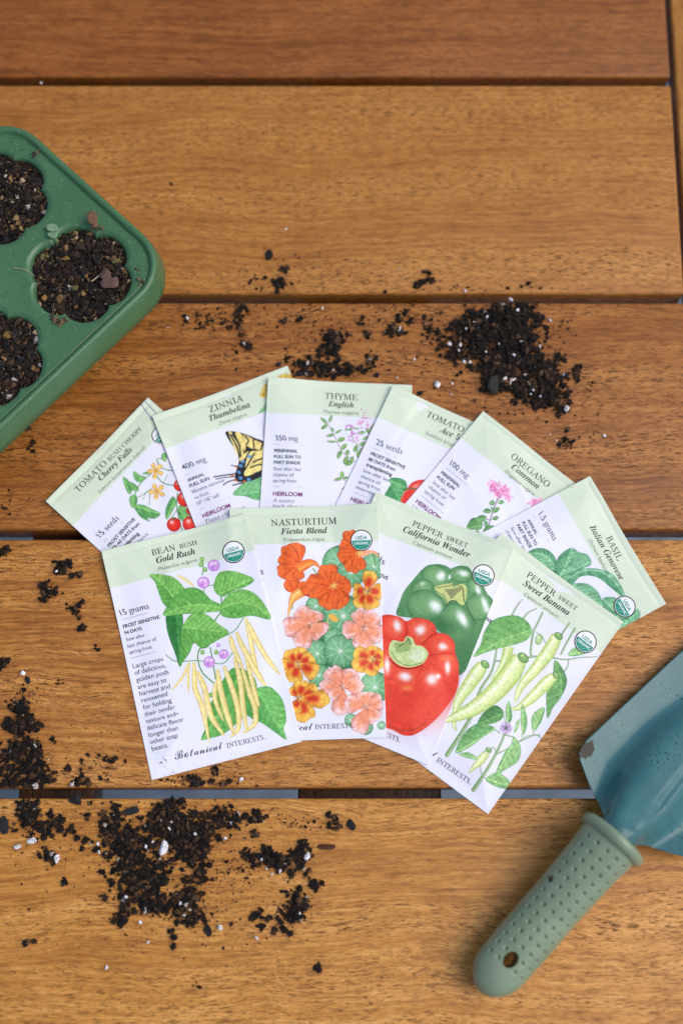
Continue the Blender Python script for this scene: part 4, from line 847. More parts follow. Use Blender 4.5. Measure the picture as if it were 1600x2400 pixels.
def soil_cols(n, rng=RNG):
    t = rng.random(n)[:, None]; c = np.array([.005, .004, .0036])*(1-t)+np.array([.030, .017, .010])*t**2
    br = rng.random(n) < .13; c[br] = np.array([.11, .060, .030])*rng.uniform(.4, 1.1, (br.sum(), 1)); wh = rng.random(n) < .012; c[wh] = np.array([.5, .47, .45])*rng.uniform(.5, 1.2, (wh.sum(), 1)); return c
def in_gap(y):
    return any(e-.3 < y < e+GAP+.3 for e in EDGE[1:5])
msoil = soil_mat()
# cluster table: x, y (1568-wide picture), rx, ry (px), number, max radius mm, pile height mm, group id
CL = [  # right heap
 (1150, 735, 70, 38, 420, 1.5, 5, 0), (1100, 775, 75, 45, 420, 1.5, 5, 0), (1180, 800, 70, 45, 380, 1.4, 5, 0), (1240, 850, 55, 40, 260, 1.4, 4, 0), (1130, 850, 40, 40, 220, 1.6, 4, 0),
 (1220, 900, 60, 28, 240, 1.4, 3, 0), (1275, 925, 50, 26, 150, 1.2, 3, 0), (1050, 745, 25, 22, 70, 1.1, 2, 0), (1045, 815, 30, 22, 90, 1.1, 2, 0), (1190, 715, 40, 25, 140, 1.2, 3, 0), (1325, 870, 14, 30, 45, 1.1, 1, 0), (1020, 800, 45, 22, 40, .9, 1, 0),
 (1300, 1010, 20, 26, 40, .9, 1, 0), (1350, 960, 40, 60, 30, .6, 0, 0), (1180, 930, 120, 40, 70, .6, 0, 0), (1030, 870, 60, 50, 50, .6, 0, 0), (1250, 760, 60, 50, 50, .7, 0, 0), (1200, 660, 40, 10, 16, .8, 0, 0), (1060, 665, 60, 15, 20, .6, 0, 0),
 # top middle
 (765, 790, 24, 28, 110, 1.4, 3, 1), (735, 845, 60, 16, 150, 1.4, 3, 1), (800, 850, 45, 12, 70, 1.3, 2, 1), (700, 830, 30, 16, 50, 1.1, 2, 1), (640, 645, 18, 24, 60, 1.1, 2, 1), (655, 625, 8, 14, 20, 1., 1, 1), (545, 720, 16, 26, 50, 1.1, 2, 1), (563, 800, 16, 12, 40, 1.1, 2, 1), (555, 770, 8, 12, 16, 1., 1, 1),
 (650, 735, 26, 10, 36, 1.1, 1, 1), (905, 755, 16, 22, 50, 1.2, 3, 1), (955, 740, 30, 25, 40, 1., 1, 1), (850, 765, 28, 10, 30, 1., 1, 1), (830, 740, 14, 18, 12, .9, 1, 1), (965, 650, 28, 12, 40, 1.1, 2, 1), (985, 625, 10, 10, 14, 1., 1, 1), (490, 730, 50, 20, 40, .8, 1, 1), (580, 640, 40, 25, 20, .8, 0, 1), (700, 600, 80, 30, 40, .5, 0, 1), (690, 690, 250, 60, 260, .45, 0, 1), (480, 740, 70, 24, 60, .9, 0, 1), (700, 760, 160, 60, 130, .6, 0, 1), (930, 700, 60, 50, 60, .8, 0, 1), (1000, 760, 40, 40, 50, .9, 0, 1), (900, 820, 90, 40, 40, .6, 0, 1), (845, 840, 14, 22, 24, 1.1, 1, 1),
 # left of the bean packet
 (142, 1303, 17, 16, 60, 1.3, 4, 2), (165, 1325, 10, 6, 12, 1., 1, 2), (113, 1355, 18, 18, 70, 1.3, 4, 2), (98, 1372, 6, 6, 8, 1., 1, 2), (182, 1402, 12, 14, 36, 1.2, 3, 2), (160, 1395, 10, 6, 12, .8, 1, 2), (192, 1438, 8, 12, 22, 1.2, 2, 2), (12, 1265, 12, 12, 30, 1.2, 3, 2), (12, 1523, 24, 10, 46, 1.2, 2, 2), (222, 1485, 5, 10, 12, .9, 1, 2), (185, 1320, 6, 6, 6, 1.2, 0, 2), (135, 1570, 8, 5, 6, .9, 0, 2),
 (50, 1630, 24, 26, 90, 1.3, 4, 2), (32, 1665, 20, 24, 80, 1.4, 4, 2), (80, 1660, 20, 16, 60, 1.2, 3, 2), (30, 1730, 40, 30, 160, 1.3, 4, 2), (75, 1710, 24, 18, 70, 1.2, 3, 2), (45, 1770, 50, 30, 180, 1.4, 4, 2), (100, 1785, 24, 20, 80, 1.4, 4, 2), (15, 1800, 28, 14, 60, 1.2, 3, 2), (65, 1800, 30, 10, 60, 1.2, 2, 2),
 (190, 1790, 16, 18, 30, 1.1, 2, 2), (165, 1785, 12, 16, 20, 1.1, 1, 2), (215, 1755, 60, 26, 30, .9, 0, 2), (265, 1750, 10, 12, 18, 1., 2, 2), (240, 1785, 14, 12, 16, 1., 1, 2), (60, 1600, 60, 40, 50, .5, 0, 2), (190, 1700, 100, 90, 60, .35, 0, 2), (130, 1420, 110, 130, 50, .35, 0, 2),
 (440, 1795, 24, 14, 50, 1.1, 2, 2), (490, 1775, 30, 14, 30, .9, 1, 2), (505, 1800, 16, 10, 16, 1.1, 1, 2), (410, 1790, 30, 10, 24, .9, 0, 2), (530, 1790, 40, 16, 16, .6, 0, 2),
 (25, 1150, 30, 30, 14, .9, 0, 2), (75, 1025, 10, 8, 12, 1.2, 1, 2), (65, 985, 14, 6, 10, 1., 0, 2),
 # bottom board
 (70, 1880, 24, 34, 140, 1.3, 3, 3), (75, 1850, 28, 14, 60, 1.1, 2, 3), (100, 1905, 14, 20, 40, 1.1, 2, 3), (130, 1890, 20, 18, 60, 1.2, 2, 3), (155, 1905, 14, 16, 26, 1.1, 1, 3), (190, 1928, 18, 9, 26, 1.2, 2, 3), (115, 1965, 16, 22, 50, 1.1, 2, 3), (205, 1870, 30, 14, 30, 1., 1, 3), (255, 1860, 28, 14, 50, 1., 1, 3), (145, 2030, 6, 9, 10, 1.2, 1, 3),
 (390, 1870, 34, 30, 240, 1.3, 4, 3), (420, 1910, 44, 30, 260, 1.3, 4, 3), (450, 1945, 34, 34, 220, 1.3, 4, 3), (380, 1920, 24, 24, 80, 1.2, 2, 3), (300, 1930, 44, 30, 200, 1.3, 3, 3), (260, 1900, 28, 24, 110, 1.2, 3, 3), (310, 1975, 34, 30, 180, 1.3, 4, 3), (290, 1995, 20, 16, 50, 1.1, 2, 3), (345, 2010, 30, 30, 160, 1.3, 3, 3), (310, 2060, 36, 30, 180, 1.3, 4, 3), (360, 2070, 24, 24, 90, 1.2, 3, 3),
 (420, 2080, 40, 26, 180, 1.3, 4, 3), (440, 2045, 18, 26, 60, 1.1, 2, 3), (450, 2010, 24, 30, 60, 1.1, 2, 3), (450, 2110, 30, 14, 60, 1.1, 2, 3), (285, 2110, 22, 14, 50, 1.1, 2, 3), (400, 2155, 10, 22, 26, 1.2, 2, 3), (480, 1900, 34, 30, 110, 1.2, 2, 3), (520, 1870, 30, 16, 60, 1.1, 2, 3), (545, 1885, 30, 16, 70, 1.1, 2, 3), (580, 1880, 24, 14, 50, 1.1, 2, 3), (590, 1920, 14, 12, 26, 1.1, 1, 3),
 (620, 1970, 44, 18, 170, 1.3, 4, 3), (670, 1975, 26, 18, 80, 1.2, 2, 3), (690, 1995, 14, 12, 30, 1.1, 1, 3), (700, 1945, 14, 20, 44, 1.2, 3, 3), (686, 2082, 22, 30, 150, 1.3, 5, 3), (670, 2045, 16, 10, 24, 1., 1, 3), (720, 2030, 18, 12, 40, 1.2, 2, 3), (770, 1890, 16, 14, 40, 1.1, 1, 3), (645, 2105, 22, 20, 40, 1., 1, 3), (610, 2110, 20, 18, 30, 1., 1, 3), (655, 2140, 16, 14, 30, 1.1, 2, 3), (580, 2105, 18, 8, 30, 1.2, 1, 3),
 (540, 2000, 40, 30, 36, .8, 0, 3), (690, 1890, 60, 16, 26, .7, 0, 3), (480, 2110, 60, 40, 40, .7, 0, 3), (380, 1990, 190, 130, 420, .5, 0, 3), (600, 1990, 140, 130, 260, .4, 0, 3), (160, 1960, 130, 80, 120, .4, 0, 3), (300, 2150, 250, 90, 120, .35, 0, 3), (400, 1990, 40, 50, 60, 1., 1, 3), (350, 1890, 30, 20, 50, 1.1, 2, 3), (66, 2165, 8, 6, 12, 1.2, 1, 3), (730, 2225, 8, 7, 6, 1.4, 0, 3), (450, 2262, 6, 6, 5, 1., 0, 3)]
GN = {0: 'heap of dark crumbly potting soil spilled above the oregano packet', 1: 'scattered dark potting soil crumbs behind the thyme packet',
      2: 'scattered dark potting soil crumbs left of and below the bean packet', 3: 'dark potting soil spilled over the bottom board'}
for g in range(4):
    PP, RR = [], []
    for (x, y, rx, ry, n, rm, h, gg) in CL:
        if gg != g: continue
        n = int(n*(4.3 if h > 0 else 3.4)); rm = rm*1.25
        c = atd(x, y); kx = K/4.2
        if h > 0:
            # sub-clumps so that the outline is ragged
            nc = max(3, n//26); cc = RNG.normal(size=(nc, 2))*[rx*kx*.62, ry*kx*.62]
            pick = RNG.integers(nc, size=n); off = cc[pick]+RNG.normal(size=(n, 2))*min(rx, ry)*kx*RNG.choice([.14, .24, .42], size=(n, 1))
        else:
            off = RNG.normal(size=(n, 2))*[rx*kx*.62, ry*kx*.62]
        pos = c+off; r = .10+(rm-.10)*RNG.random(n)**(5.5 if h else 5.0)
        e = np.sqrt((off[:, 0]/(rx*kx))**2+(off[:, 1]/(ry*kx))**2)
        z = r*.6+RNG.random(n)*h*np.clip(1-e*.75, 0, 1)*.9
        for i in range(n):
            X, Y = pos[i]
            hz = hf_sample(np.array([X]), np.array([Y]))[0] if (HX0+2 < X < HX0+HN_X-3 and HY0+2 < Y < HY0+HN_Y-3) else 0
            if hz > .2: continue
            if in_gap(Y) and r[i] < 3 and not (z[i] > 2.5): continue
            PP.append((X, Y, z[i])); RR.append(r[i])
    PP, RR = np.array(PP), np.array(RR); big = RR > .75
    parts = [crumbs(PP[~big], RR[~big], 1, soil_cols((~big).sum()), .38), crumbs(PP[big], RR[big], 2, soil_cols(big.sum()), .30)]
    # dust
    sel = RNG.integers(len(PP), size=len(PP)//3); dp = PP[sel].copy(); dp[:, :2] += RNG.normal(size=(len(sel), 2))*5; dp[:, 2] = .12
    ok = np.array([hf_sample(np.array([a_]), np.array([b_]))[0] < .1 and not in_gap(b_) for a_, b_ in dp[:, :2]]); dp = dp[ok]
    parts.append(crumbs(dp, RNG.uniform(.08, .22, len(dp)), 1, soil_cols(len(dp)), .2))
    V, F, C = merge(parts)
    o = mesh_obj('spilled_soil', V, F, msoil, None, False, None, {'tint': C}); tag(o, GN[g], 'potting soil', kind='stuff')
# crumbs and stains on the packets
PP = []
def on_packet(x, y, z=None):
    p = atd(x, y, 2.0); return (p[0], p[1], hf_sample(np.array([p[0]]), np.array([p[1]]))[0]+.18)
for x, y, r in [(392, 1614, .35), (390, 1620, .3), (409, 1640, .3), (379, 1747, .45), (374, 1741, .3), (370, 1752, .35), (382, 1750, .25), (378, 1760, .25), (393, 1778, .35), (398, 1776, .25), (380, 1788, .3), (420, 1577, .2), (1110, 1320, .2), (1003, 1003, .3), (640, 1100, .15), (500, 1300, .15), (1345, 1300, .15), (1185, 1705, .15), (376, 1810, .3), (1310, 1120, .2), (530, 1730, .15), (437, 1725, .2)]:
    for _ in range(3): q = on_packet(x+random.uniform(-3, 3), y+random.uniform(-3, 3)); PP.append((*q, r*random.uniform(.5, 1)))
for _ in range(90):
    q = on_packet(random.gauss(385, 30), random.gauss(1755, 35))
    if q[2] > .5: PP.append((*q, random.uniform(.06, .16)))
PP = np.array([p for p in PP if p[2] > .5])
V, F, C = crumbs(PP[:, :3], PP[:, 3], 1, soil_cols(len(PP)), .25)
tag(mesh_obj('soil_specks', V, F, msoil, None, False, None, {'tint': C}), 'dark soil specks lying on the printed packets', 'soil specks', kind='stuff')
# thin fibres in the soil
def fibre_mesh(lst):
    Vs, Fs = [], []; o = 0
    for P, r in lst:
        P = np.array(P)
        for i, p in enumerate(P):
            d = P[min(i+1, len(P)-1)]-P[max(i-1, 0)]; d = d/(np.linalg.norm(d)+1e-9); a = np.cross(d, [0, 0, 1.0]); a /= np.linalg.norm(a)+1e-9; b_ = np.cross(d, a)
            rr_ = r*(1-.6*i/len(P))
            for k in range(4): t = k*math.pi/2; Vs.append(p+rr_*(math.cos(t)*a+math.sin(t)*b_))
        for i in range(len(P)-1):
            for k in range(4): Fs.append((o+i*4+k, o+i*4+(k+1) % 4, o+(i+1)*4+(k+1) % 4, o+(i+1)*4+k))
        o += 4*len(P)
    return np.array(Vs), np.array(Fs)
fl_ = []
for (x, y, rx, ry, n, rm, h, gg) in CL:
    if h < 2: continue
    for _ in range(max(3, n//9)):
        p = atd(x+random.gauss(0, rx*.5), y+random.gauss(0, ry*.5)); a0 = random.uniform(0, 6.28); L = random.uniform(1.2, 5)
        if hf_sample(np.array([p[0]]), np.array([p[1]]))[0] > .1 or in_gap(p[1]): continue
        z = random.uniform(.4, h*.7); cu = random.uniform(-.5, .5); pts = []
        q = np.array([p[0], p[1], z])
        for k in range(6): pts.append(q.copy()); q = q+np.array([math.cos(a0+cu*k), math.sin(a0+cu*k), random.uniform(-.15, .15)])*L/5
        fl_.append((pts, random.uniform(.05, .11)))
V, F = fibre_mesh(fl_)
mfib = simple('peat_fibre', (.12, .065, .03), .7, .3)
tag(mesh_obj('peat_fibres', V, F, mfib, None), 'fine brown peat fibres mixed through the spilled soil', 'plant fibres', kind='stuff')

# perlite granules and bark pieces : things of their own
def lump(name, x, y, lx, ly, ang, hz, mat, label, cat, group, jit=.10, z0=None, sub=3, col=None, dig=.0):
    V0, F0 = ICO[sub]; r = np.random.default_rng(int(x*7+y)); V = V0.copy()
    for _ in range(9):
        d = r.normal(size=3); d /= np.linalg.norm(d); o_ = r.uniform(.45, .8); s_ = V@d
        V = V-np.where(s_ > o_, (s_-o_)*.85, 0)[:, None]*d
    f = r.normal(size=(3, 3))*2.2; ph = r.uniform(0, 6, 3); n_ = sum(np.sin(V@f[i]+ph[i]) for i in range(3))/3
    V = V*(1+jit*n_[:, None]+jit*.35*r.normal(size=(len(V), 1)))
    V = V*[lx/2, ly/2, hz/2]; ca, sa = math.cos(ang), math.sin(ang); V = np.column_stack([V[:, 0]*ca-V[:, 1]*sa, V[:, 0]*sa+V[:, 1]*ca, V[:, 2]])
    z = (z0 if z0 is not None else 0)-V[:, 2].min()-.1
    p = atd(x, y, z)
    C = np.ones((len(V), 4)); C[:, :3] = col if col is not None else (.8, .8, .82)
    o = mesh_obj(name, V, F0, mat, None, False, None, {'tint': C}); o.location = (p[0]*MM, p[1]*MM, z*MM)
    tag(o, label, cat, group); return o
mper, nt, b = new_mat('perlite'); nz = noise(nt, coords(nt, (1100,)*3), 1, 3, .6)
r_ = ramp(nt, [(.36, (.10, .08, .07)), (.45, (.70, .69, .70)), (.7, (.88, .88, .90))]); nt.links.new(nz.outputs[0], r_.inputs[0]); nt.links.new(r_.outputs[0], b.inputs['Base Color']); b.inputs['Roughness'].default_value = .8
bp = N(nt, 'ShaderNodeBump'); bp.inputs['Strength'].default_value = .7; bp.inputs['Distance'].default_value = .0005; nt.links.new(nz.outputs[0], bp.inputs['Height']); nt.links.new(bp.outputs[0], b.inputs['Normal'])
PG = 'white perlite granules in the spilled soil'
BIGP = [(376, 1947, 11, 5.5, 1.25, 'largest white perlite granule, elongated, in soil on the bottom board'),
        (131, 1972, 7.2, 4, 1.2, 'oval white perlite granule on bare wood below the small soil clump at the left'),
        (76, 1931, 8, 4.2, .1, 'wide speckled white perlite granule below the left soil clump on the bottom board'),
        (41, 1944, 5.2, 4.2, .3, 'white perlite granule beside the wide speckled one at the left edge'),
        (705, 1965, 6, 4.4, 1.2, 'white perlite granule against a dark soil lump right of the bottom spill'),
        (1004, 881, 5.5, 4.6, 1.8, 'largest round white perlite granule standing apart at the left foot of the soil heap'),
        (53, 1545, 3.9, 3.4, 0, 'round white perlite granule beside a dark bark chip near the left edge'),
        (1300, 938, 5.2, 4.5, 1.4, 'dirty white perlite granule at the lower right end of the soil heap'),
        (554, 1790, 3.4, 2.6, 1.0, 'single white perlite granule on bare wood just above the last table gap'),
        (505, 2130, 4.4, 4.0, 0, 'round white perlite granule with a dark middle low in the bottom spill'),
        (1386, 1000, 2.9, 2.9, 0, 'small round white perlite granule lying farthest right of the soil heap')]
for x, y, lx, ly, a, lab in BIGP: lump('perlite_granule', x, y, lx*.85, ly*.85, a, ly*.7, mper, lab, 'perlite granule', PG, .09, z0=2.0 if x in (376, 1300, 705) else .0)
SMP = [(1172, 688, 3.8, 3), (1188, 712, 3, 2.4), (1065, 830, 3, 3), (1078, 832, 3, 3), (1032, 790, 3.2, 3.2), (1056, 792, 3, 3), (1158, 870, 2.6, 4.4), (1180, 815, 2.2, 3), (1195, 782, 2, 3), (1225, 895, 2.4, 3.6), (1240, 910, 2, 2.8), (1118, 728, 2.4, 2.4), (1088, 740, 2, 2), (1100, 752, 2, 2), (1070, 755, 2, 2), (1053, 805, 2, 2), (1115, 808, 2, 1.8), (1205, 860, 2.2, 1.6), (1294, 860, 2, 2.4), (1262, 735, 3, 2),
       (1037, 880, 2.6, 2), (1036, 905, 1.8, 1.8), (1068, 668, 3, 2), (1277, 1012, 1.6, 1.6), (1262, 998, 1.4, 1.2), (1145, 790, 2, 1.6), (1218, 905, 2, 1.6), (951, 825, 2.4, 2.2), (640, 640, 2.2, 2.8), (657, 525, 1.8, 2.6), (740, 708, 2.6, 2.4), (430, 730, 2.4, 2.8), (918, 752, 2.4, 1.6), (765, 850, 1.6, 1.6), (912, 868, 1.6, 1.6),
       (225, 1938, 3.2, 2.6), (228, 1957, 2, 2.8), (335, 1945, 2.6, 3.4), (350, 1935, 2, 3), (389, 1903, 1.6, 3.4), (433, 1920, 1.6, 3.4), (449, 1916, 2.2, 3), (532, 1890, 2.6, 4), (517, 1925, 3, 3), (548, 1868, 1.8, 3.4), (290, 2060, 4, 2.6), (322, 2118, 3.4, 2.4), (414, 2075, 2.8, 2.6), (423, 2102, 2, 2), (437, 2090, 1.6, 2.2), (340, 2165, 2.4, 1.6), (245, 2222, 1.8, 3.6),
       (590, 2155, 3.6, 2.2), (689, 2098, 2.6, 2.4), (704, 2062, 2, 2.6), (625, 2008, 1.6, 2.6), (612, 1995, 1.8, 1.8), (601, 1974, 1.8, 1.8), (305, 1930, 2, 1.6), (70, 1885, 1.8, 2.4), (130, 1312, 2.2, 2.8), (26, 1728, 4, 2.4), (112, 1745, 1.6, 1.4), (82, 1760, 1.4, 1.2), (64, 1805, 1.6, 2.2), (80, 1710, 1.6, 1.4), (95, 190, 2.4, 2.0), (275, 2102, 1.4, 1.4), (515, 1862, 1.2, 1.2), (232, 1783, 1.4, 1.2)]
for x, y, lx, ly in SMP:
    p = atd(x, y); inheap = 1.6 if any((x-c[0])**2/(c[2]**2+1)+(y-c[1])**2/(c[3]**2+1) < 1 and c[6] >= 3 for c in CL) else 0
    lump('perlite_granule', x, y, lx*.8, ly*.8, random.uniform(0, 3), min(lx, ly)*.75, mper, 'small white perlite granule, one of many dotted through the spilled soil', 'perlite granule', 'small white perlite granules in the spilled soil', .12, z0=inheap*1.5, sub=2)
mbark = soil_mat('bark_chip')
BK = [(620, 585, 6, 8.5, 0, 'black blocky bark chip lying alone on the second board', (.012, .012, .014)),
      (304, 1863, 11, 6, 0, 'broad flat grey-black bark chip at the top edge of the bottom board', (.018, .022, .024)),
      (175, 1835, 8.5, 10.5, .5, 'grey-black bark chip bridging the gap between the last two boards', (.016, .016, .015)),
      (10, 1895, 6, 12, .2, 'dark elongated bark chip cut by the left edge of the photo', (.016, .018, .020)),
      (805, 1895, 6.5, 7.5, 0, 'squarish black bark chip at the right end of the bottom spill', (.012, .014, .018)),
      (596, 1966, 8.5, 5.5, -.1, 'smooth rounded black bark chip beside dark soil on the bottom board', (.010, .012, .016)),
      (750, 1945, 10.5, 4.5, .1, 'reddish brown flat bark chip on the bottom board', (.075, .030, .018)),
      (478, 2136, 5, 7.5, .1, 'black bark chip below the bottom spill beside a round perlite granule', (.012, .012, .013)),
      (452, 1797, 5.5, 7, -.9, 'pointed black bark chip just below the bean packet', (.014, .016, .016)),
      (65, 1562, 3.4, 5, .5, 'small oval black bark chip below the round perlite near the left edge', (.012, .013, .015)),
      (690, 857, 6.5, 5.5, 0, 'black bark chip touching the corner of the butterfly packet', (.012, .013, .020)),
      (640, 838, 4.5, 4, .5, 'blue-black pebble-like bark chip above the butterfly packet', (.016, .018, .018)),
      (965, 903, 4.2, 4.2, .8, 'black bark chip just above the tomato packet', (.012, .010, .010)),
      (865, 862, 4.0, 3.6, .3, 'black bark chip above the middle of the thyme packet', (.012, .012, .013)),
      (1133, 885, 8, 17, -.25, 'long grey-brown bark strip at the foot of the soil heap', (.030, .030, .026)),
      (393, 422, 3.2, 2.4, -.7, 'tiny black chip alone on the second board right of the tray', (.015, .012, .010)),
      (525, 845 - 0, 0, 0, 0, '', None)]
for x, y, lx, ly, a, lab, c_ in BK:
    if not lab: continue
    lump('bark_chip', x, y, lx*.9, ly*.9, a, min(lx, ly)*.42, mbark, lab, 'bark chip', 'dark bark chips in the spilled soil', .085, col=c_, z0=(2.2 if y == 885 else 0))

# ------------------------------------------------------------------ SEED TRAY
TZ = 50.0
o0 = at(188.8, 640.8, TZ-2); pa = atd(-8, 445, TZ-2); pb = atd(-12, 815, TZ-2)
da = (pa-o0); db = (pb-o0)
ang_a = math.atan2(da[1], da[0]); ang_b = math.atan2(db[1], db[0])
if ang_b < ang_a: ang_b += math.tau
print('TRAY', o0, np.hypot(*da), np.hypot(*db), math.degrees(ang_a), math.degrees(ang_b))
arot = (ang_a+(ang_b-math.pi/2))/2       # local +x along da ; local +y along db
SP = (np.hypot(*da)+np.hypot(*db))/2; MARG = 35.5
tray = empty('seed_tray', (o0[0], o0[1], 0), arot)
tag(tray, 'green plastic seed-starting tray with scalloped cells full of soil, at the left edge', 'seed tray')
mtray, nt, b = new_mat('green_plastic'); L = nt.links.new
n1 = noise(nt, coords(nt, (1000,)*3), .9, 2, .5); r1 = ramp(nt, [(.69, (0, 0, 0)), (.72, (1, 1, 1))]); L(n1.outputs[0], r1.inputs[0])
n2 = noise(nt, coords(nt, (1000,)*3, loc=(50, 20, 7)), .7, 2, .5); r2 = ramp(nt, [(.70, (0, 0, 0)), (.73, (1, 1, 1))]); L(n2.outputs[0], r2.inputs[0])
n3 = noise(nt, coords(nt, (1000,)*3), .03, 4, .6); r3 = ramp(nt, [(.3, (.046, .128, .052)), (.7, (.060, .156, .068))]); L(n3.outputs[0], r3.inputs[0])
cc = mixc(nt, r1.outputs[0], r3.outputs[0], (.26, .36, .27)); cc = mixc(nt, r2.outputs[0], cc, (.015, .03, .02)); L(cc, b.inputs['Base Color'])
b.inputs['Roughness'].default_value = .34; b.inputs['Specular IOR Level'].default_value = .45
bp = N(nt, 'ShaderNodeBump'); bp.inputs['Strength'].default_value = .15; bp.inputs['Distance'].default_value = .0003; L(n1.outputs[0], bp.inputs['Height']); L(bp.outputs[0], b.inputs['Normal'])
x0, x1 = -MARG+1.6, SP+MARG; y0, y1 = -MARG-3.6, 2*SP+MARG
def rrect(off, r, z, n=14):
    pts = []; rr_ = max(r+off, 2)
    for (cx_, cy_, a0) in ((x1+off-rr_, y1+off-rr_, 0), (x0-off+rr_, y1+off-rr_, 90), (x0-off+rr_, y0-off+rr_, 180), (x1+off-rr_, y0-off+rr_, 270)):
        for k in range(n+1): t = math.radians(a0+90*k/n); pts.append((cx_+rr_*math.cos(t), cy_+rr_*math.sin(t), z))
    # long sides get extra points so the profile bends smoothly
    return pts
PROF = [(2.6, TZ-19.0), (3.4, TZ-19.4), (3.9, TZ-18.6), (3.3, TZ-13), (2.3, TZ-7), (1.5, TZ-2.6), (1.0, TZ-.9), (.1, TZ-.1), (-1.0, TZ+.15), (-2.0, TZ-.25), (-2.6, TZ-1.2), (-3.1, TZ-2.4), (-3.7, TZ-2.9), (-4.4, TZ-2.5), (-4.9, TZ-1.95)]
Vt, Ft = [], []; nl = None
for off, z in PROF:
    lp = rrect(off, 25, z); nl = len(lp); Vt += lp
for i in range(len(PROF)-1):
    for k in range(nl): Ft.append((i*nl+k, i*nl+(k+1) % nl, (i+1)*nl+(k+1) % nl, (i+1)*nl+k))
WELLS = [(i*SP, j*SP) for i in range(2) for j in range(3)]
def well_r(phi, w):
    return 24.4+4.8*np.abs(np.cos(3*(phi+arot-math.radians(42))))**.62
WAX = .0
def panel(X, Y):
    z = np.full(X.shape, TZ-2.0)
    for w, (wx, wy) in enumerate(WELLS):
        d = np.hypot(X-wx, Y-wy); ph = np.arctan2(Y-wy, X-wx); e = d-well_r(ph, 0)
        t = np.clip(-e/2.6, 0, None)
        z = z-.9*(1-sm(e, -.2, 2.2))-np.clip(t, 0, 1)**1.3*7-np.clip(t-1, 0, 4)*5
    return z
gx = np.arange(x0+3.8, x1-3.7, .5); gy = np.arange(y0+3.8, y1-3.7, .5)
GX, GY = np.meshgrid(gx, gy); GZ = panel(GX, GY); ii = np.arange(GX.size).reshape(GX.shape)+len(Vt)
Fg = np.stack([ii[:-1, :-1], ii[:-1, 1:], ii[1:, 1:], ii[1:, :-1]], -1).reshape(-1, 4)
def rr_sdf(X, Y):
    hx, hy, cx_, cy_, r_ = (x1-x0)/2, (y1-y0)/2, (x0+x1)/2, (y0+y1)/2, 25
    qx = np.abs(X-cx_)-hx+r_; qy = np.abs(Y-cy_)-hy+r_
    return np.hypot(np.maximum(qx, 0), np.maximum(qy, 0))+np.minimum(np.maximum(qx, qy), 0)-r_
vin = rr_sdf(GX, GY).ravel() < -4.2
Fg = Fg[vin[Fg-len(Vt)].all(1)]
V = np.vstack([np.array(Vt), np.column_stack([GX.ravel(), GY.ravel(), GZ.ravel()])]); F = np.vstack([np.array(Ft), Fg])
keepc = np.ones(len(F), bool)
mesh_obj('tray_body', V, F, mtray, tray)
# cell pots under the skirt
Vp, Fp = [], []
for wx, wy in WELLS:
    o = len(Vp); M = 40
    for rr_, z in ((27, TZ-22), (22, 3.0), (19, 1.0), (0.5, .6)):
        for k in range(M): t = k*math.tau/M; q = rr_*(1+.06*math.cos(6*t)); Vp.append((wx+q*math.cos(t), wy+q*math.sin(t), z))
    for i in range(3):
        for k in range(M): Fp.append((o+i*M+k, o+i*M+(k+1) % M, o+(i+1)*M+(k+1) % M, o+(i+1)*M+k))
mesh_obj('cell_pots', Vp, Fp, mtray, tray)
# embossed letters next to two cells
def emboss(ch, x, y, size):
    Vv, Ff = text_mesh(ch, 'body'); p = atd(x, y, TZ-2); d = p-o0; lx = d[0]*math.cos(arot)+d[1]*math.sin(arot); ly = -d[0]*math.sin(arot)+d[1]*math.cos(arot)
    c0 = Vv.mean(0); Q = (Vv-c0)*size; ta = math.radians(-42)-arot; R2 = np.array([[math.cos(ta), -math.sin(ta)], [math.sin(ta), math.cos(ta)]]); Q = Q@R2.T+[lx, ly]
    n = len(Q); Va = np.vstack([np.column_stack([Q, np.full(n, TZ-1.55)]), np.column_stack([Q, np.full(n, TZ-2.1)])])
    Fa = list(Ff); cnt = {}
    for f in Ff:
        for i in range(len(f)): e = (f[i], f[(i+1) % len(f)]); cnt[e] = 1
    for (a_, b_) in cnt:
        if (b_, a_) not in cnt: Fa.append((b_, a_, a_+n, b_+n))
    mesh_obj('embossed_letter', Va, Fa, mtray, tray, smooth=False)
emboss('C', 31, 321, 4.6); emboss('E', 16, 676, 4.6)
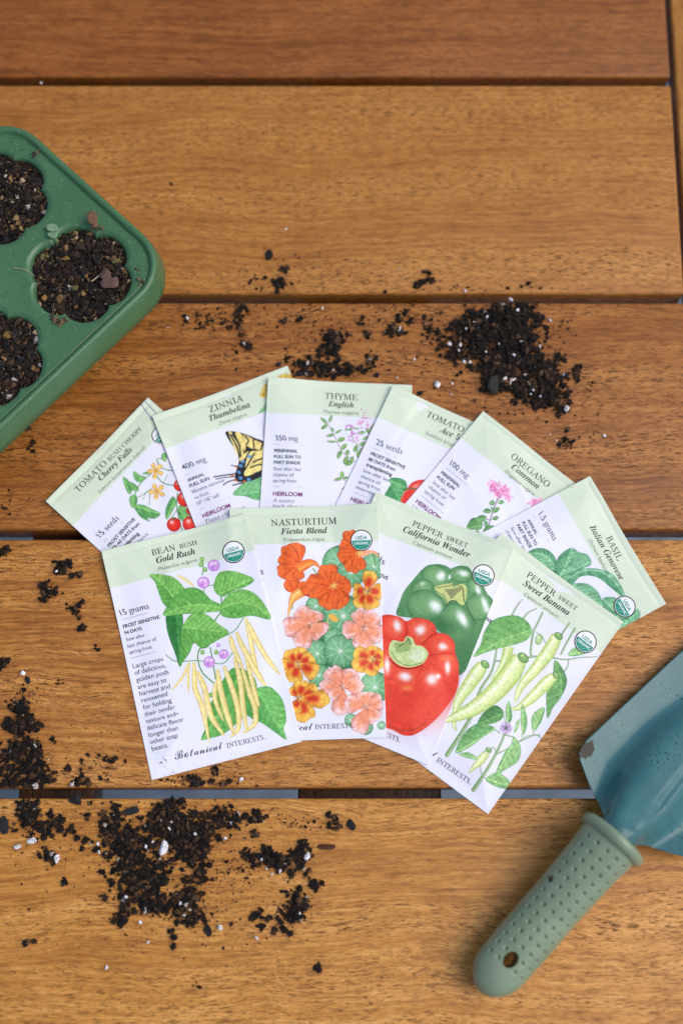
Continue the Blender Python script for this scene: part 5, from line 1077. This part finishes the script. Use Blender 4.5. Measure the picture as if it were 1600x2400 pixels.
# soil in the cells
mgrit = soil_mat('grit_and_soil')
def loc2w(x, y): return (o0[0]+x*math.cos(arot)-y*math.sin(arot), o0[1]+x*math.sin(arot)+y*math.cos(arot))
for w, (wx, wy) in enumerate(WELLS):
    if w in (2, 5): n_sm = 500     # outside the picture
    else: n_sm = 3000
    rg = np.random.default_rng(90+w); M = 48; rings = 14; Vv = [(wx, wy, TZ-5.2)]
    for i in range(1, rings+1):
        for k in range(M):
            t = k*math.tau/M; R = (well_r(t, 0)+.3)*i/rings; Vv.append((wx+R*math.cos(t), wy+R*math.sin(t), TZ-5.2-2.2*(i/rings)**3+rg.normal()*.35))
    Ff = [(0, 1+k, 1+(k+1) % M) for k in range(M)]
    for i in range(rings-1):
        for k in range(M): a_ = 1+i*M+k; b_ = 1+i*M+(k+1) % M; Ff += [(a_, a_+M, b_+M), (a_, b_+M, b_)]
    Vv = np.array(Vv); Cc = np.ones((len(Vv), 4)); Cc[:, :3] = (.010, .008, .007)
    def scatter(n, rmin, rmax, cols, zoff, sub, jit, pw=2.0, flat=.8):
        t = rg.uniform(0, math.tau, n); q = np.sqrt(rg.random(n)); R = (well_r(t, 0)-.8)*q
        r = rmin+(rmax-rmin)*rg.random(n)**pw
        P = np.column_stack([wx+R*np.cos(t), wy+R*np.sin(t), TZ-5.1-2.0*q**3+zoff+r*.3+rg.random(n)*1.0])
        return crumbs(P, r, sub, cols, jit, flat, rg)
    def pal(n, cl): cl = np.array(cl); return cl[rg.integers(len(cl), size=n)]*rg.uniform(.65, 1.2, (n, 1))
    parts = [(Vv, np.array(Ff), Cc), scatter(int(n_sm*1.7), .14, 2.1, soil_cols(int(n_sm*1.7), rg), 0, 1, .3, 4.5)]
    k1 = n_sm//42; parts.append(scatter(k1, .6, 2.1, pal(k1, [(.24, .13, .04), (.28, .20, .08), (.14, .13, .05), (.36, .29, .17), (.20, .12, .05)]), .5, 2, .17, 2.6))
    k2 = n_sm//11; parts.append(scatter(k2, .15, .8, pal(k2, [(.18, .10, .04), (.22, .16, .07), (.12, .11, .05), (.28, .22, .15), (.10, .06, .03)]), .6, 1, .25, 2.4))
    k3 = n_sm//50; parts.append(scatter(k3, .9, 2.8, pal(k3, [(.012, .014, .019), (.018, .018, .02), (.014, .011, .009), (.03, .02, .014)]), .5, 2, .17, flat=.6))
    V, F, C = merge(parts); W2 = V.copy(); ca, sa = math.cos(arot), math.sin(arot); W2[:, 0] = o0[0]+V[:, 0]*ca-V[:, 1]*sa; W2[:, 1] = o0[1]+V[:, 0]*sa+V[:, 1]*ca
    o = mesh_obj('cell_soil', W2, F, mgrit, None, False, None, {'tint': C})
    wl = ['gritty dark soil filling the tray cell nearest the tray\'s right-hand corner', 'gritty dark soil filling the tray cell at the lower left, cut by the photo edge', 'gritty soil in the far row of tray cells beyond the lower left cell',
          'gritty dark soil filling the upper tray cell below the letter C', 'gritty dark soil in the middle tray cell outside the left edge', 'gritty soil in the last tray cell at the far outer corner'][w]
    tag(o, wl, 'potting soil', kind='stuff')
    fb = []
    for _ in range(n_sm//35):
        t = rg.uniform(0, math.tau); R = 27*math.sqrt(rg.random()); q = np.array([*loc2w(wx+R*math.cos(t), wy+R*math.sin(t)), TZ-4.4+rg.random()*1.2]); a0 = rg.uniform(0, 6.28); cu = rg.normal()*.3; pts = []; Lg = rg.uniform(2, 8)
        for k in range(6): pts.append(q.copy()); q = q+np.array([math.cos(a0+cu*k), math.sin(a0+cu*k), rg.normal()*.1])*Lg/5
        fb.append((pts, rg.uniform(.06, .16)))
    V, F = fibre_mesh(fb); tag(mesh_obj('cell_fibres', V, F, simple('straw_fibre', (.22, .14, .07), .6, .3, var=.4)), 'short straw coloured fibres in the soil: '+wl.replace('gritty dark soil', 'those').replace('gritty soil', 'those'), 'plant fibres', kind='stuff')
# tiny seedlings and dry bits in the tray
def leafblade(P, z, mat, name, parent, th=.25, curl=.6):
    P = catmull(P, True, 5); c0 = P.mean(0); R = np.hypot(*(P-c0).T); Vv, Ff = [], []
    n = len(P); Rm = R.max()
    for s_, zz in ((1.0, 0), (.5, 0)):
        for p in P: q = c0+(p-c0)*s_; Vv.append((*q, z+curl*(s_*np.hypot(*(p-c0))/Rm)**2))
    Vv.append((*c0, z))
    for k in range(n): Ff += [(k, (k+1) % n, n+(k+1) % n, n+k), (n+k, n+(k+1) % n, 2*n)]
    m0 = len(Vv); Vv += [(a_, b_, c_-th) for a_, b_, c_ in Vv]; Ff += [tuple(m0+i for i in f[::-1]) for f in Ff]
    for k in range(n): Ff.append((k, m0+k, m0+(k+1) % n, (k+1) % n))
    return mesh_obj(name, Vv, Ff, mat, parent)
def tubep(name, pts, r, mat, parent):
    V, F = fibre_mesh([(np.array(pts), r)]); return mesh_obj(name, V, F, mat, parent)
mpale = simple('pale_leaf', (.16, .27, .15), .6, .4, .4, 1500, .35)
mdead = simple('dry_brown_leaf', (.16, .085, .045), .7, .3, .5, 1200, .5)
sd = empty('seedling'); tag(sd, 'tiny pale green two-leaved seedling leaning over the edge of the right-hand tray cell', 'seedling')
crop = lambda x, y, z: at(x/2.869, 260+y/2.869, z)
leafblade([crop(*q, TZ+1) for q in [(312, 770), (350, 758), (385, 772), (390, 800), (350, 812), (318, 800)]], TZ+1, mpale, 'leaf', sd)
leafblade([crop(*q, TZ) for q in [(322, 820), (360, 805), (392, 815), (380, 850), (350, 855), (325, 840)]], TZ, mpale, 'leaf', sd)
tubep('stem', [(*crop(355, 812, TZ), TZ), (*crop(372, 850, TZ-1), TZ-1), (*crop(390, 893, TZ-4), TZ-4)], .55, mpale, sd)
sd = empty('withered_sprout'); tag(sd, 'withered brown sprout standing at the top rim of the right-hand tray cell', 'sprout')
leafblade([crop(*q, TZ+3) for q in [(590, 700), (620, 678), (655, 700), (650, 750), (620, 770), (592, 740)]], TZ+3, mdead, 'leaf', sd, curl=1.6)
leafblade([crop(*q, TZ+2) for q in [(600, 745), (640, 730), (660, 760), (630, 780)]], TZ+2, mdead, 'leaf', sd, curl=-1)
tubep('stem', [(*crop(620, 760, TZ+2), TZ+2), (*crop(618, 800, TZ-1), TZ-1), (*crop(614, 835, TZ-4), TZ-4)], .4, mdead, sd)
tubep('tendril', [(*crop(600, 690, TZ+3), TZ+3), (*crop(640, 680, TZ+4), TZ+4), (*crop(670, 682, TZ+3), TZ+3), (*crop(695, 695, TZ+1), TZ+1)], .16, mdead, sd)
mlf = simple('dry_leaf_flake', (.10, .052, .040), .6, .4, .4, 1000, .3)
lf = leafblade([crop(*q, TZ-2.5) for q in [(670, 1110), (710, 1062), (745, 1085), (750, 1125), (790, 1120), (800, 1160), (790, 1190), (740, 1195), (690, 1190), (675, 1160), (690, 1135)]], TZ-1.6, mlf, 'dry_leaf', None, curl=.4)
tag(lf, 'brown heart-shaped dry leaf flake on the soil of the right-hand tray cell', 'dry leaf')
st_ = tubep('grass_straw', [(*crop(618, 1146, TZ-2.6), TZ-2.6), (*crop(665, 1108, TZ-2), TZ-2), (*crop(708, 1065, TZ-1.8), TZ-1.8)], .45, simple('straw', (.42, .32, .2), .6, .3), None)
tag(st_, 'pale straw lying against the brown leaf flake in the tray', 'straw')
st_ = tubep('root_hair', [(*crop(88, 1055, TZ-1.4), TZ-1.4), (*crop(150, 1062, TZ-1.2), TZ-1.2), (*crop(200, 1085, TZ-1.5), TZ-1.5), (*crop(236, 1110, TZ-4), TZ-4)], .22, simple('straw2', (.42, .34, .2), .6, .3), None)
tag(st_, 'thin pale root hair reaching over the left rim of the right-hand tray cell', 'root')
g1 = [(910, 1060, .8), (930, 1120, .7), (950, 1150, 1.2), (970, 1158, 1.0), (380, 1410, 1.7), (410, 1420, 1.6), (440, 1405, 1.2), (360, 1395, 1.3), (400, 1438, 1.0), (250, 285, 1.0), (230, 292, 1.4), (665, 775, .9), (690, 790, 1.1), (640, 790, .8), (130, 275, .4)]
PP = np.array([(*crop(x, y, TZ-1.5), TZ-1.3+r*.3) for x, y, r in g1 for _ in range(5)]); PP[:, :2] += RNG.normal(size=(len(PP), 2))*.9; RR = np.array([r for x, y, r in g1 for _ in range(5)])*RNG.uniform(.3, .8, len(PP))
V, F, C = crumbs(PP, RR, 2, np.array([(.05, .03, .018), (.2, .13, .07), (.03, .02, .015), (.14, .09, .05)])[RNG.integers(4, size=len(PP))], .15)
tag(mesh_obj('rim_crumbs', V, F, msoil, None, False, None, {'tint': C}), 'small brown crumbs stuck on the green tray rim between the cells', 'soil crumbs', kind='stuff')

# ------------------------------------------------------------------ TROWEL
trowel_root_xy = atd(1405, 1925, 22)
tip_xy = atd(1118, 2262, 18)
dvec = trowel_root_xy-tip_xy; LH = np.hypot(*dvec); phi = math.atan2(dvec[1], dvec[0])
print('TROWEL handle length', LH, math.degrees(phi))
trowel = empty('garden_trowel', (trowel_root_xy[0], trowel_root_xy[1], 0), phi)
tag(trowel, 'blue-green metal garden trowel with a sage green rubber grip, dirt on its blade', 'trowel')
mhand, nt, b = new_mat('sage_rubber'); L = nt.links.new
n3 = noise(nt, coords(nt, (1000,)*3), .06, 4, .65); r3 = ramp(nt, [(.3, (.165, .225, .140)), (.7, (.225, .292, .192))]); L(n3.outputs[0], r3.inputs[0])
nd = noise(nt, coords(nt, (1000, 1000, 1000), loc=(3, 8, 1)), .11, 5, .7); rd_ = ramp(nt, [(.70, (0, 0, 0)), (.76, (.8, .8, .8))]); L(nd.outputs[0], rd_.inputs[0])
L(mixc(nt, rd_.outputs[0], r3.outputs[0], (.07, .06, .04)), b.inputs['Base Color'])
b.inputs['Roughness'].default_value = .3; b.inputs['Specular IOR Level'].default_value = .5
ng = noise(nt, coords(nt, (1000,)*3), 1.5, 3, .6); bp = N(nt, 'ShaderNodeBump'); bp.inputs['Strength'].default_value = .12; bp.inputs['Distance'].default_value = .0002; L(ng.outputs[0], bp.inputs['Height']); L(bp.outputs[0], b.inputs['Normal'])
# grip : axis from s=-LH-? (butt) to s=0 (collar);  s along local +x
HB = -LH-5.0
def grip_r(s):
    """half width, half height, centre z"""
    t = (s-HB)/(-HB)
    w = np.interp(t, [0, .03, .08, .18, .35, .6, .85, 1.0], [2, 8.5, 13.0, 15.6, 15.6, 15.4, 16.4, 17.2])
    w = w*(1 if t > .1 else 1)
    h = w*np.interp(t, [0, .2, 1], [.82, .84, .95])
    zc = np.interp(t, [0, .5, 1.0], [14.5, 18, 26.0])
    return w, h, zc
def grip_w(t):
    # smooth round butt
    s_ = t*(-HB)
    return None
NS, NA = 420, 220
ss = HB+(-HB)*(1-np.cos(np.linspace(0, math.pi/2, 60)))**1.0*.12; ss = np.concatenate([ss[:-1], np.linspace(ss[-1], 0, NS-59)])
Vv = np.zeros((len(ss), NA, 3))
dim = []
for i in range(30):
    for j in range(-2, 3):
        dim.append((-9-i*5.8, j*.40*(1 if i < 14 else .85)))
dim = [(s_, a_) for s_, a_ in dim if s_ > HB+14]
hole_s = HB+22.0
for i, s_ in enumerate(ss):
    t = (s_-HB)/(-HB); dd = s_-HB
    w = .90*float(np.interp(t, [0, .12, .3, .6, .85, .97, 1.0], [14.6, 15.2, 15.8, 15.8, 16.8, 18.0, 18.2])); cap = 17.0
    if dd < cap: w *= math.sqrt(max(1-((cap-dd)/cap)**2, 0.0))
    h = w*float(np.interp(t, [0, .2, 1], [.80, .82, .96])); zc = float(np.interp(t, [0, .5, 1.0], [13.2, 17.2, 25.5]))
    a = np.linspace(0, math.tau, NA, endpoint=False)
    cs, sn = np.cos(a), np.sin(a); k = 1.0
    pw_ = 2.25; rr_ = (np.abs(cs)**pw_+np.abs(sn)**pw_)**(-1/pw_)
    # flattened textured top panel with a fine border line
    top = np.abs(np.angle(np.exp(1j*(a-math.pi/2))))
    groove = .28*np.exp(-((top-1.08)/.035)**2)*float(np.clip(min(dd-12, -s_-4)/4, 0, 1))
    dep = np.zeros(NA)
    for ds_, da_ in dim:
        if abs(ds_-s_) < 2.6:
            e = ((s_-ds_)/.86)**2+((a-math.pi/2-da_)*w/.86)**2; dep += 1.6*np.exp(-e**2)
    q = 1-(groove+dep)/max(w, 1)
    Vv[i, :, 0] = s_; Vv[i, :, 1] = w*rr_*cs*q; Vv[i, :, 2] = zc+h*rr_*sn*q
ids = np.arange(len(ss)*NA).reshape(len(ss), NA)
F = np.stack([ids[:-1], np.roll(ids, -1, 1)[:-1], np.roll(ids, -1, 1)[1:], ids[1:]], -1).reshape(-1, 4)[:, ::-1]
grip = mesh_obj('grip', Vv.reshape(-1, 3), F, mhand, trowel)
# close both ends for the boolean, then cut the hanging hole
bm = bmesh.new(); bm.from_mesh(grip.data); bmesh.ops.remove_doubles(bm, verts=bm.verts, dist=2e-6); bmesh.ops.holes_fill(bm, edges=[e for e in bm.edges if e.is_boundary], sides=0); bmesh.ops.recalc_face_normals(bm, faces=bm.faces); bm.to_mesh(grip.data); bm.free()
bm = bmesh.new(); bmesh.ops.create_cone(bm, cap_ends=True, segments=40, radius1=.0036, radius2=.0036, depth=.08)
for v in bm.verts: v.co = Vector((v.co.x*1.25+hole_s*MM, v.co.y, v.co.z+.014))
cme = bpy.data.meshes.new('cut'); bm.to_mesh(cme); bm.free(); cutter = bpy.data.objects.new('cut', cme); COL.objects.link(cutter)
md = grip.modifiers.new('b', 'BOOLEAN'); md.object = cutter; md.operation = 'DIFFERENCE'; md.solver = 'EXACT'
cutter.parent = trowel
bpy.context.view_layer.update(); dg = bpy.context.evaluated_depsgraph_get(); dg.update()
nm_ = bpy.data.meshes.new_from_object(grip.evaluated_get(dg)); grip.modifiers.clear(); grip.data = nm_; bpy.data.objects.remove(cutter)
for p_ in nm_.polygons: p_.use_smooth = True
nm_.set_sharp_from_angle(angle=math.radians(50))
# collar ring
Vc, Fc = [], []; M = 72
CP = [(-4.5, 15.6), (-4.2, 17.4), (-2.8, 18.6), (-.8, 19.0), (1.0, 18.4), (1.8, 17.0), (1.9, 12), (1.9, 5)]
for s_, r in CP:
    for k in range(M): a = k*math.tau/M; Vc.append((s_, r*math.cos(a), 25.6+s_*.08+r*.95*math.sin(a)))
for i in range(len(CP)-1):
    for k in range(M): Fc.append((i*M+k, (i+1)*M+k, (i+1)*M+(k+1) % M, i*M+(k+1) % M))
mesh_obj('collar', Vc, Fc, mhand, trowel)
# blade
mbl, nt, b = new_mat('teal_enamel'); L = nt.links.new
n3 = noise(nt, coords(nt, (1000,)*3), .04, 4, .6); r3 = ramp(nt, [(.3, (.034, .124, .136)), (.7, (.050, .160, .170))]); L(n3.outputs[0], r3.inputs[0])
nd = noise(nt, coords(nt, (1000,)*3, loc=(4, 3, 2)), .75, 3, .6)
zn = noise(nt, coords(nt, (1000,)*3, loc=(9, 3, 2)), .035, 2, .5)
ad = N(nt, 'ShaderNodeMath', operation='MULTIPLY_ADD'); L(zn.outputs[0], ad.inputs[0]); ad.inputs[1].default_value = .35; L(nd.outputs[0], ad.inputs[2])
rd_ = ramp(nt, [(.845, (0, 0, 0)), (.875, (1, 1, 1))]); L(ad.outputs[0], rd_.inputs[0])
c1 = mixc(nt, rd_.outputs[0], r3.outputs[0], (.018, .013, .010))
at_ = N(nt, 'ShaderNodeVertexColor', layer_name='dirt'); nq = noise(nt, coords(nt, (1000,)*3), .5, 4, .7)
sb_ = N(nt, 'ShaderNodeMath', operation='ADD'); L(at_.outputs[0], sb_.inputs[0]); L(nq.outputs[0], sb_.inputs[1]); rq = ramp(nt, [(.96, (0, 0, 0)), (1.0, (1, 1, 1))]); L(sb_.outputs[0], rq.inputs[0])
L(mixc(nt, rq.outputs[0], c1, (.008, .006, .005)), b.inputs['Base Color'])
rr1 = N(nt, 'ShaderNodeMath', operation='MAXIMUM'); L(rd_.outputs[0], rr1.inputs[0]); L(rq.outputs[0], rr1.inputs[1]); r4 = ramp(nt, [(0, (.34, .34, .34)), (1, (.85, .85, .85))]); L(rr1.outputs[0], r4.inputs[0]); L(r4.outputs[0], b.inputs['Roughness'])
b.inputs['Specular IOR Level'].default_value = .16; b.inputs['Metallic'].default_value = .0; b.inputs['Coat Weight'].default_value = .28; b.inputs['Coat Roughness'].default_value = .08
no = noise(nt, coords(nt, (1000,)*3), 1.2, 2, .5); bp = N(nt, 'ShaderNodeBump'); bp.inputs['Strength'].default_value = .10; bp.inputs['Distance'].default_value = .0002; L(no.outputs[0], bp.inputs['Height']); L(bp.outputs[0], b.inputs['Normal'])
NSb, NT = 200, 120; BL = 165.0
def half_w(s_):
    return float(np.interp(s_, [-3, 5, 10, 15, 20.5, 23, 25.5, 29, 60, 100, 130, 150, 160, 165], [10.0, 11.0, 16, 27, 37.5, 40.6, 41.8, 41.9, 38.6, 34.4, 30, 22, 12, 1]))
Vb = np.zeros((NSb, NT, 3)); sv = np.concatenate([np.linspace(-3, 30, 90), np.linspace(30.5, BL, NSb-90)])
DT = np.zeros((NSb, NT))
for i, s_ in enumerate(sv):
    hw = half_w(s_); t = np.linspace(-1, 1, NT)*hw
    # base plate: slightly dished, edges turned up; lies on the table
    plate = 4.0+.0030*t**2+9*math.exp(-(max(s_, 0)/45)**2)
    tube = np.interp(s_, np.linspace(-3, 105, 12), np.interp(np.linspace(-3, 105, 12), [-3, 8, 30, 60, 85, 105], [34.7, 33.5, 25.5, 16.5, 9.5, 4.0]))
    sgm = np.interp(s_, [-3, 8, 30, 60, 85, 100], [10.5, 13, 19, 18, 14, 11])
    if s_ < 10:
        zz = 25.5+9.6*np.sqrt(np.clip(1-(t/10.8)**2, 0, 1)); k = sm(np.array(s_), 2, 12)
        ridge = plate+(tube-plate)*np.exp(-np.abs(t/sgm)**4.5); z = zz*(1-k)+ridge*k
    else: z = plate+(tube-plate)*np.exp(-np.abs(t/sgm)**4.5)
    # small crease along the crown of the ridge
    z = z-1.0*np.exp(-((t+7)/2.4)**2)*float(np.interp(s_, [16, 28, 50, 66], [0, 1, .8, 0]))
    Vb[i, :, 0] = s_; Vb[i, :, 1] = t; Vb[i, :, 2] = z
    DT[i] = .8*np.exp(-((s_-27)/8)**2-((t-38.5)/5)**2)+.5*np.exp(-((s_-36)/4)**2-((t-44)/1.6)**2)+.48*np.exp(-((s_-62)/4)**2-((t-43)/1.6)**2)
ids = np.arange(NSb*NT).reshape(NSb, NT); Ft_ = np.stack([ids[:-1, :-1], ids[1:, :-1], ids[1:, 1:], ids[:-1, 1:]], -1).reshape(-1, 4)
V1 = Vb.reshape(-1, 3); V2 = V1.copy(); V2[:, 2] -= 1.3; n = len(V1)
per = np.concatenate([ids[0, :-1], ids[:-1, -1], ids[-1, :0:-1], ids[:0:-1, 0]]); q2 = np.roll(per, -1)
Fw = np.stack([per, q2, q2+n, per+n], -1)
DC_ = np.ones((2*n, 4)); DC_[:, :3] = np.tile(DT.ravel(), 2)[:, None]
mesh_obj('blade', np.vstack([V1, V2]), np.vstack([Ft_, Ft_[:, ::-1]+n, Fw]), mbl, trowel, True, None, {'dirt': DC_})

dirt = []
for x, y, r, k in [(603, 1462, .75, 5), (612, 1448, .5, 4), (595, 1478, .45, 4), (676, 1330, .35, 3), (655, 1378, .25, 2), (840, 1105, .5, 4), (700, 1290, .2, 2)]:
    for _ in range(k):
        p_ = at(1060+(x+random.gauss(0, 5))/2.613, 1500+(y+random.gauss(0, 5))/2.613, 30.0)
        d_ = np.array(p_)-np.array(trowel_root_xy); s_ = d_[0]*math.cos(phi)+d_[1]*math.sin(phi); l_ = -d_[0]*math.sin(phi)+d_[1]*math.cos(phi)
        t_ = (s_-HB)/(-HB); w_ = .9*float(np.interp(t_, [0, .12, .3, .6, .85, .97, 1.0], [14.6, 15.2, 15.8, 15.8, 16.8, 18.0, 18.2])); h_ = w_*float(np.interp(t_, [0, .2, 1], [.80, .82, .96])); zc_ = float(np.interp(t_, [0, .5, 1.0], [13.2, 17.2, 25.5]))
        dirt.append((p_[0], p_[1], zc_+h_*max(1-(abs(l_)/w_)**2.25, 0.02)**(1/2.25), r*random.uniform(.6, 1)))
dirt = np.array(dirt); V, F, C = crumbs(dirt[:, :3], dirt[:, 3], 1, soil_cols(len(dirt)), .2)
tag(mesh_obj('grip_dirt', V, F, msoil, None, False, None, {'tint': C}), 'small black soil smudges stuck on the sage green trowel grip', 'soil specks', kind='stuff')

# ------------------------------------------------------------------ CAMERA, LIGHT, WORLD
cd = bpy.data.cameras.new('camera'); cam = bpy.data.objects.new('camera', cd); COL.objects.link(cam); S.camera = cam
cam.location = (0, -DC*math.sin(TH)*MM, DC*math.cos(TH)*MM); cam.rotation_euler = (TH, 0, 0)
cd.sensor_fit = 'VERTICAL'; cd.sensor_height = 36; cd.sensor_width = 24; cd.lens = 50; cd.clip_start = .01; cd.clip_end = 50
cd.dof.use_dof = True; cd.dof.focus_distance = .782; cd.dof.aperture_fstop = 2.9
w = bpy.data.worlds.new('World'); S.world = w; w.use_nodes = True; nt = w.node_tree
sky = nt.nodes.new('ShaderNodeTexSky'); sky.sky_type = 'NISHITA'; sky.sun_disc = False
SUN_EL, SUN_AZ = math.radians(54), math.radians(-4)     # azimuth measured from +X towards +Y
sky.sun_elevation = SUN_EL; sky.sun_rotation = math.pi/2-SUN_AZ; sky.air_density = 1.0; sky.dust_density = 2.5; sky.ozone_density = 1.0
nt.links.new(sky.outputs[0], nt.nodes['Background'].inputs[0]); nt.nodes['Background'].inputs[1].default_value = .15
sl = bpy.data.lights.new('sun', 'SUN'); sl.energy = 1.4; sl.angle = math.radians(48); sl.color = (1, .93, .85)
so = bpy.data.objects.new('sun', sl); COL.objects.link(so)
dv = Vector((math.cos(SUN_EL)*math.cos(SUN_AZ), math.cos(SUN_EL)*math.sin(SUN_AZ), math.sin(SUN_EL)))
so.rotation_euler = dv.to_track_quat('Z', 'Y').to_euler(); so.location = dv*2
S.view_settings.view_transform = 'Standard'; S.view_settings.look = 'None'; S.view_settings.exposure = 0.2; S.view_settings.gamma = 1; S.view_settings.use_curve_mapping = False
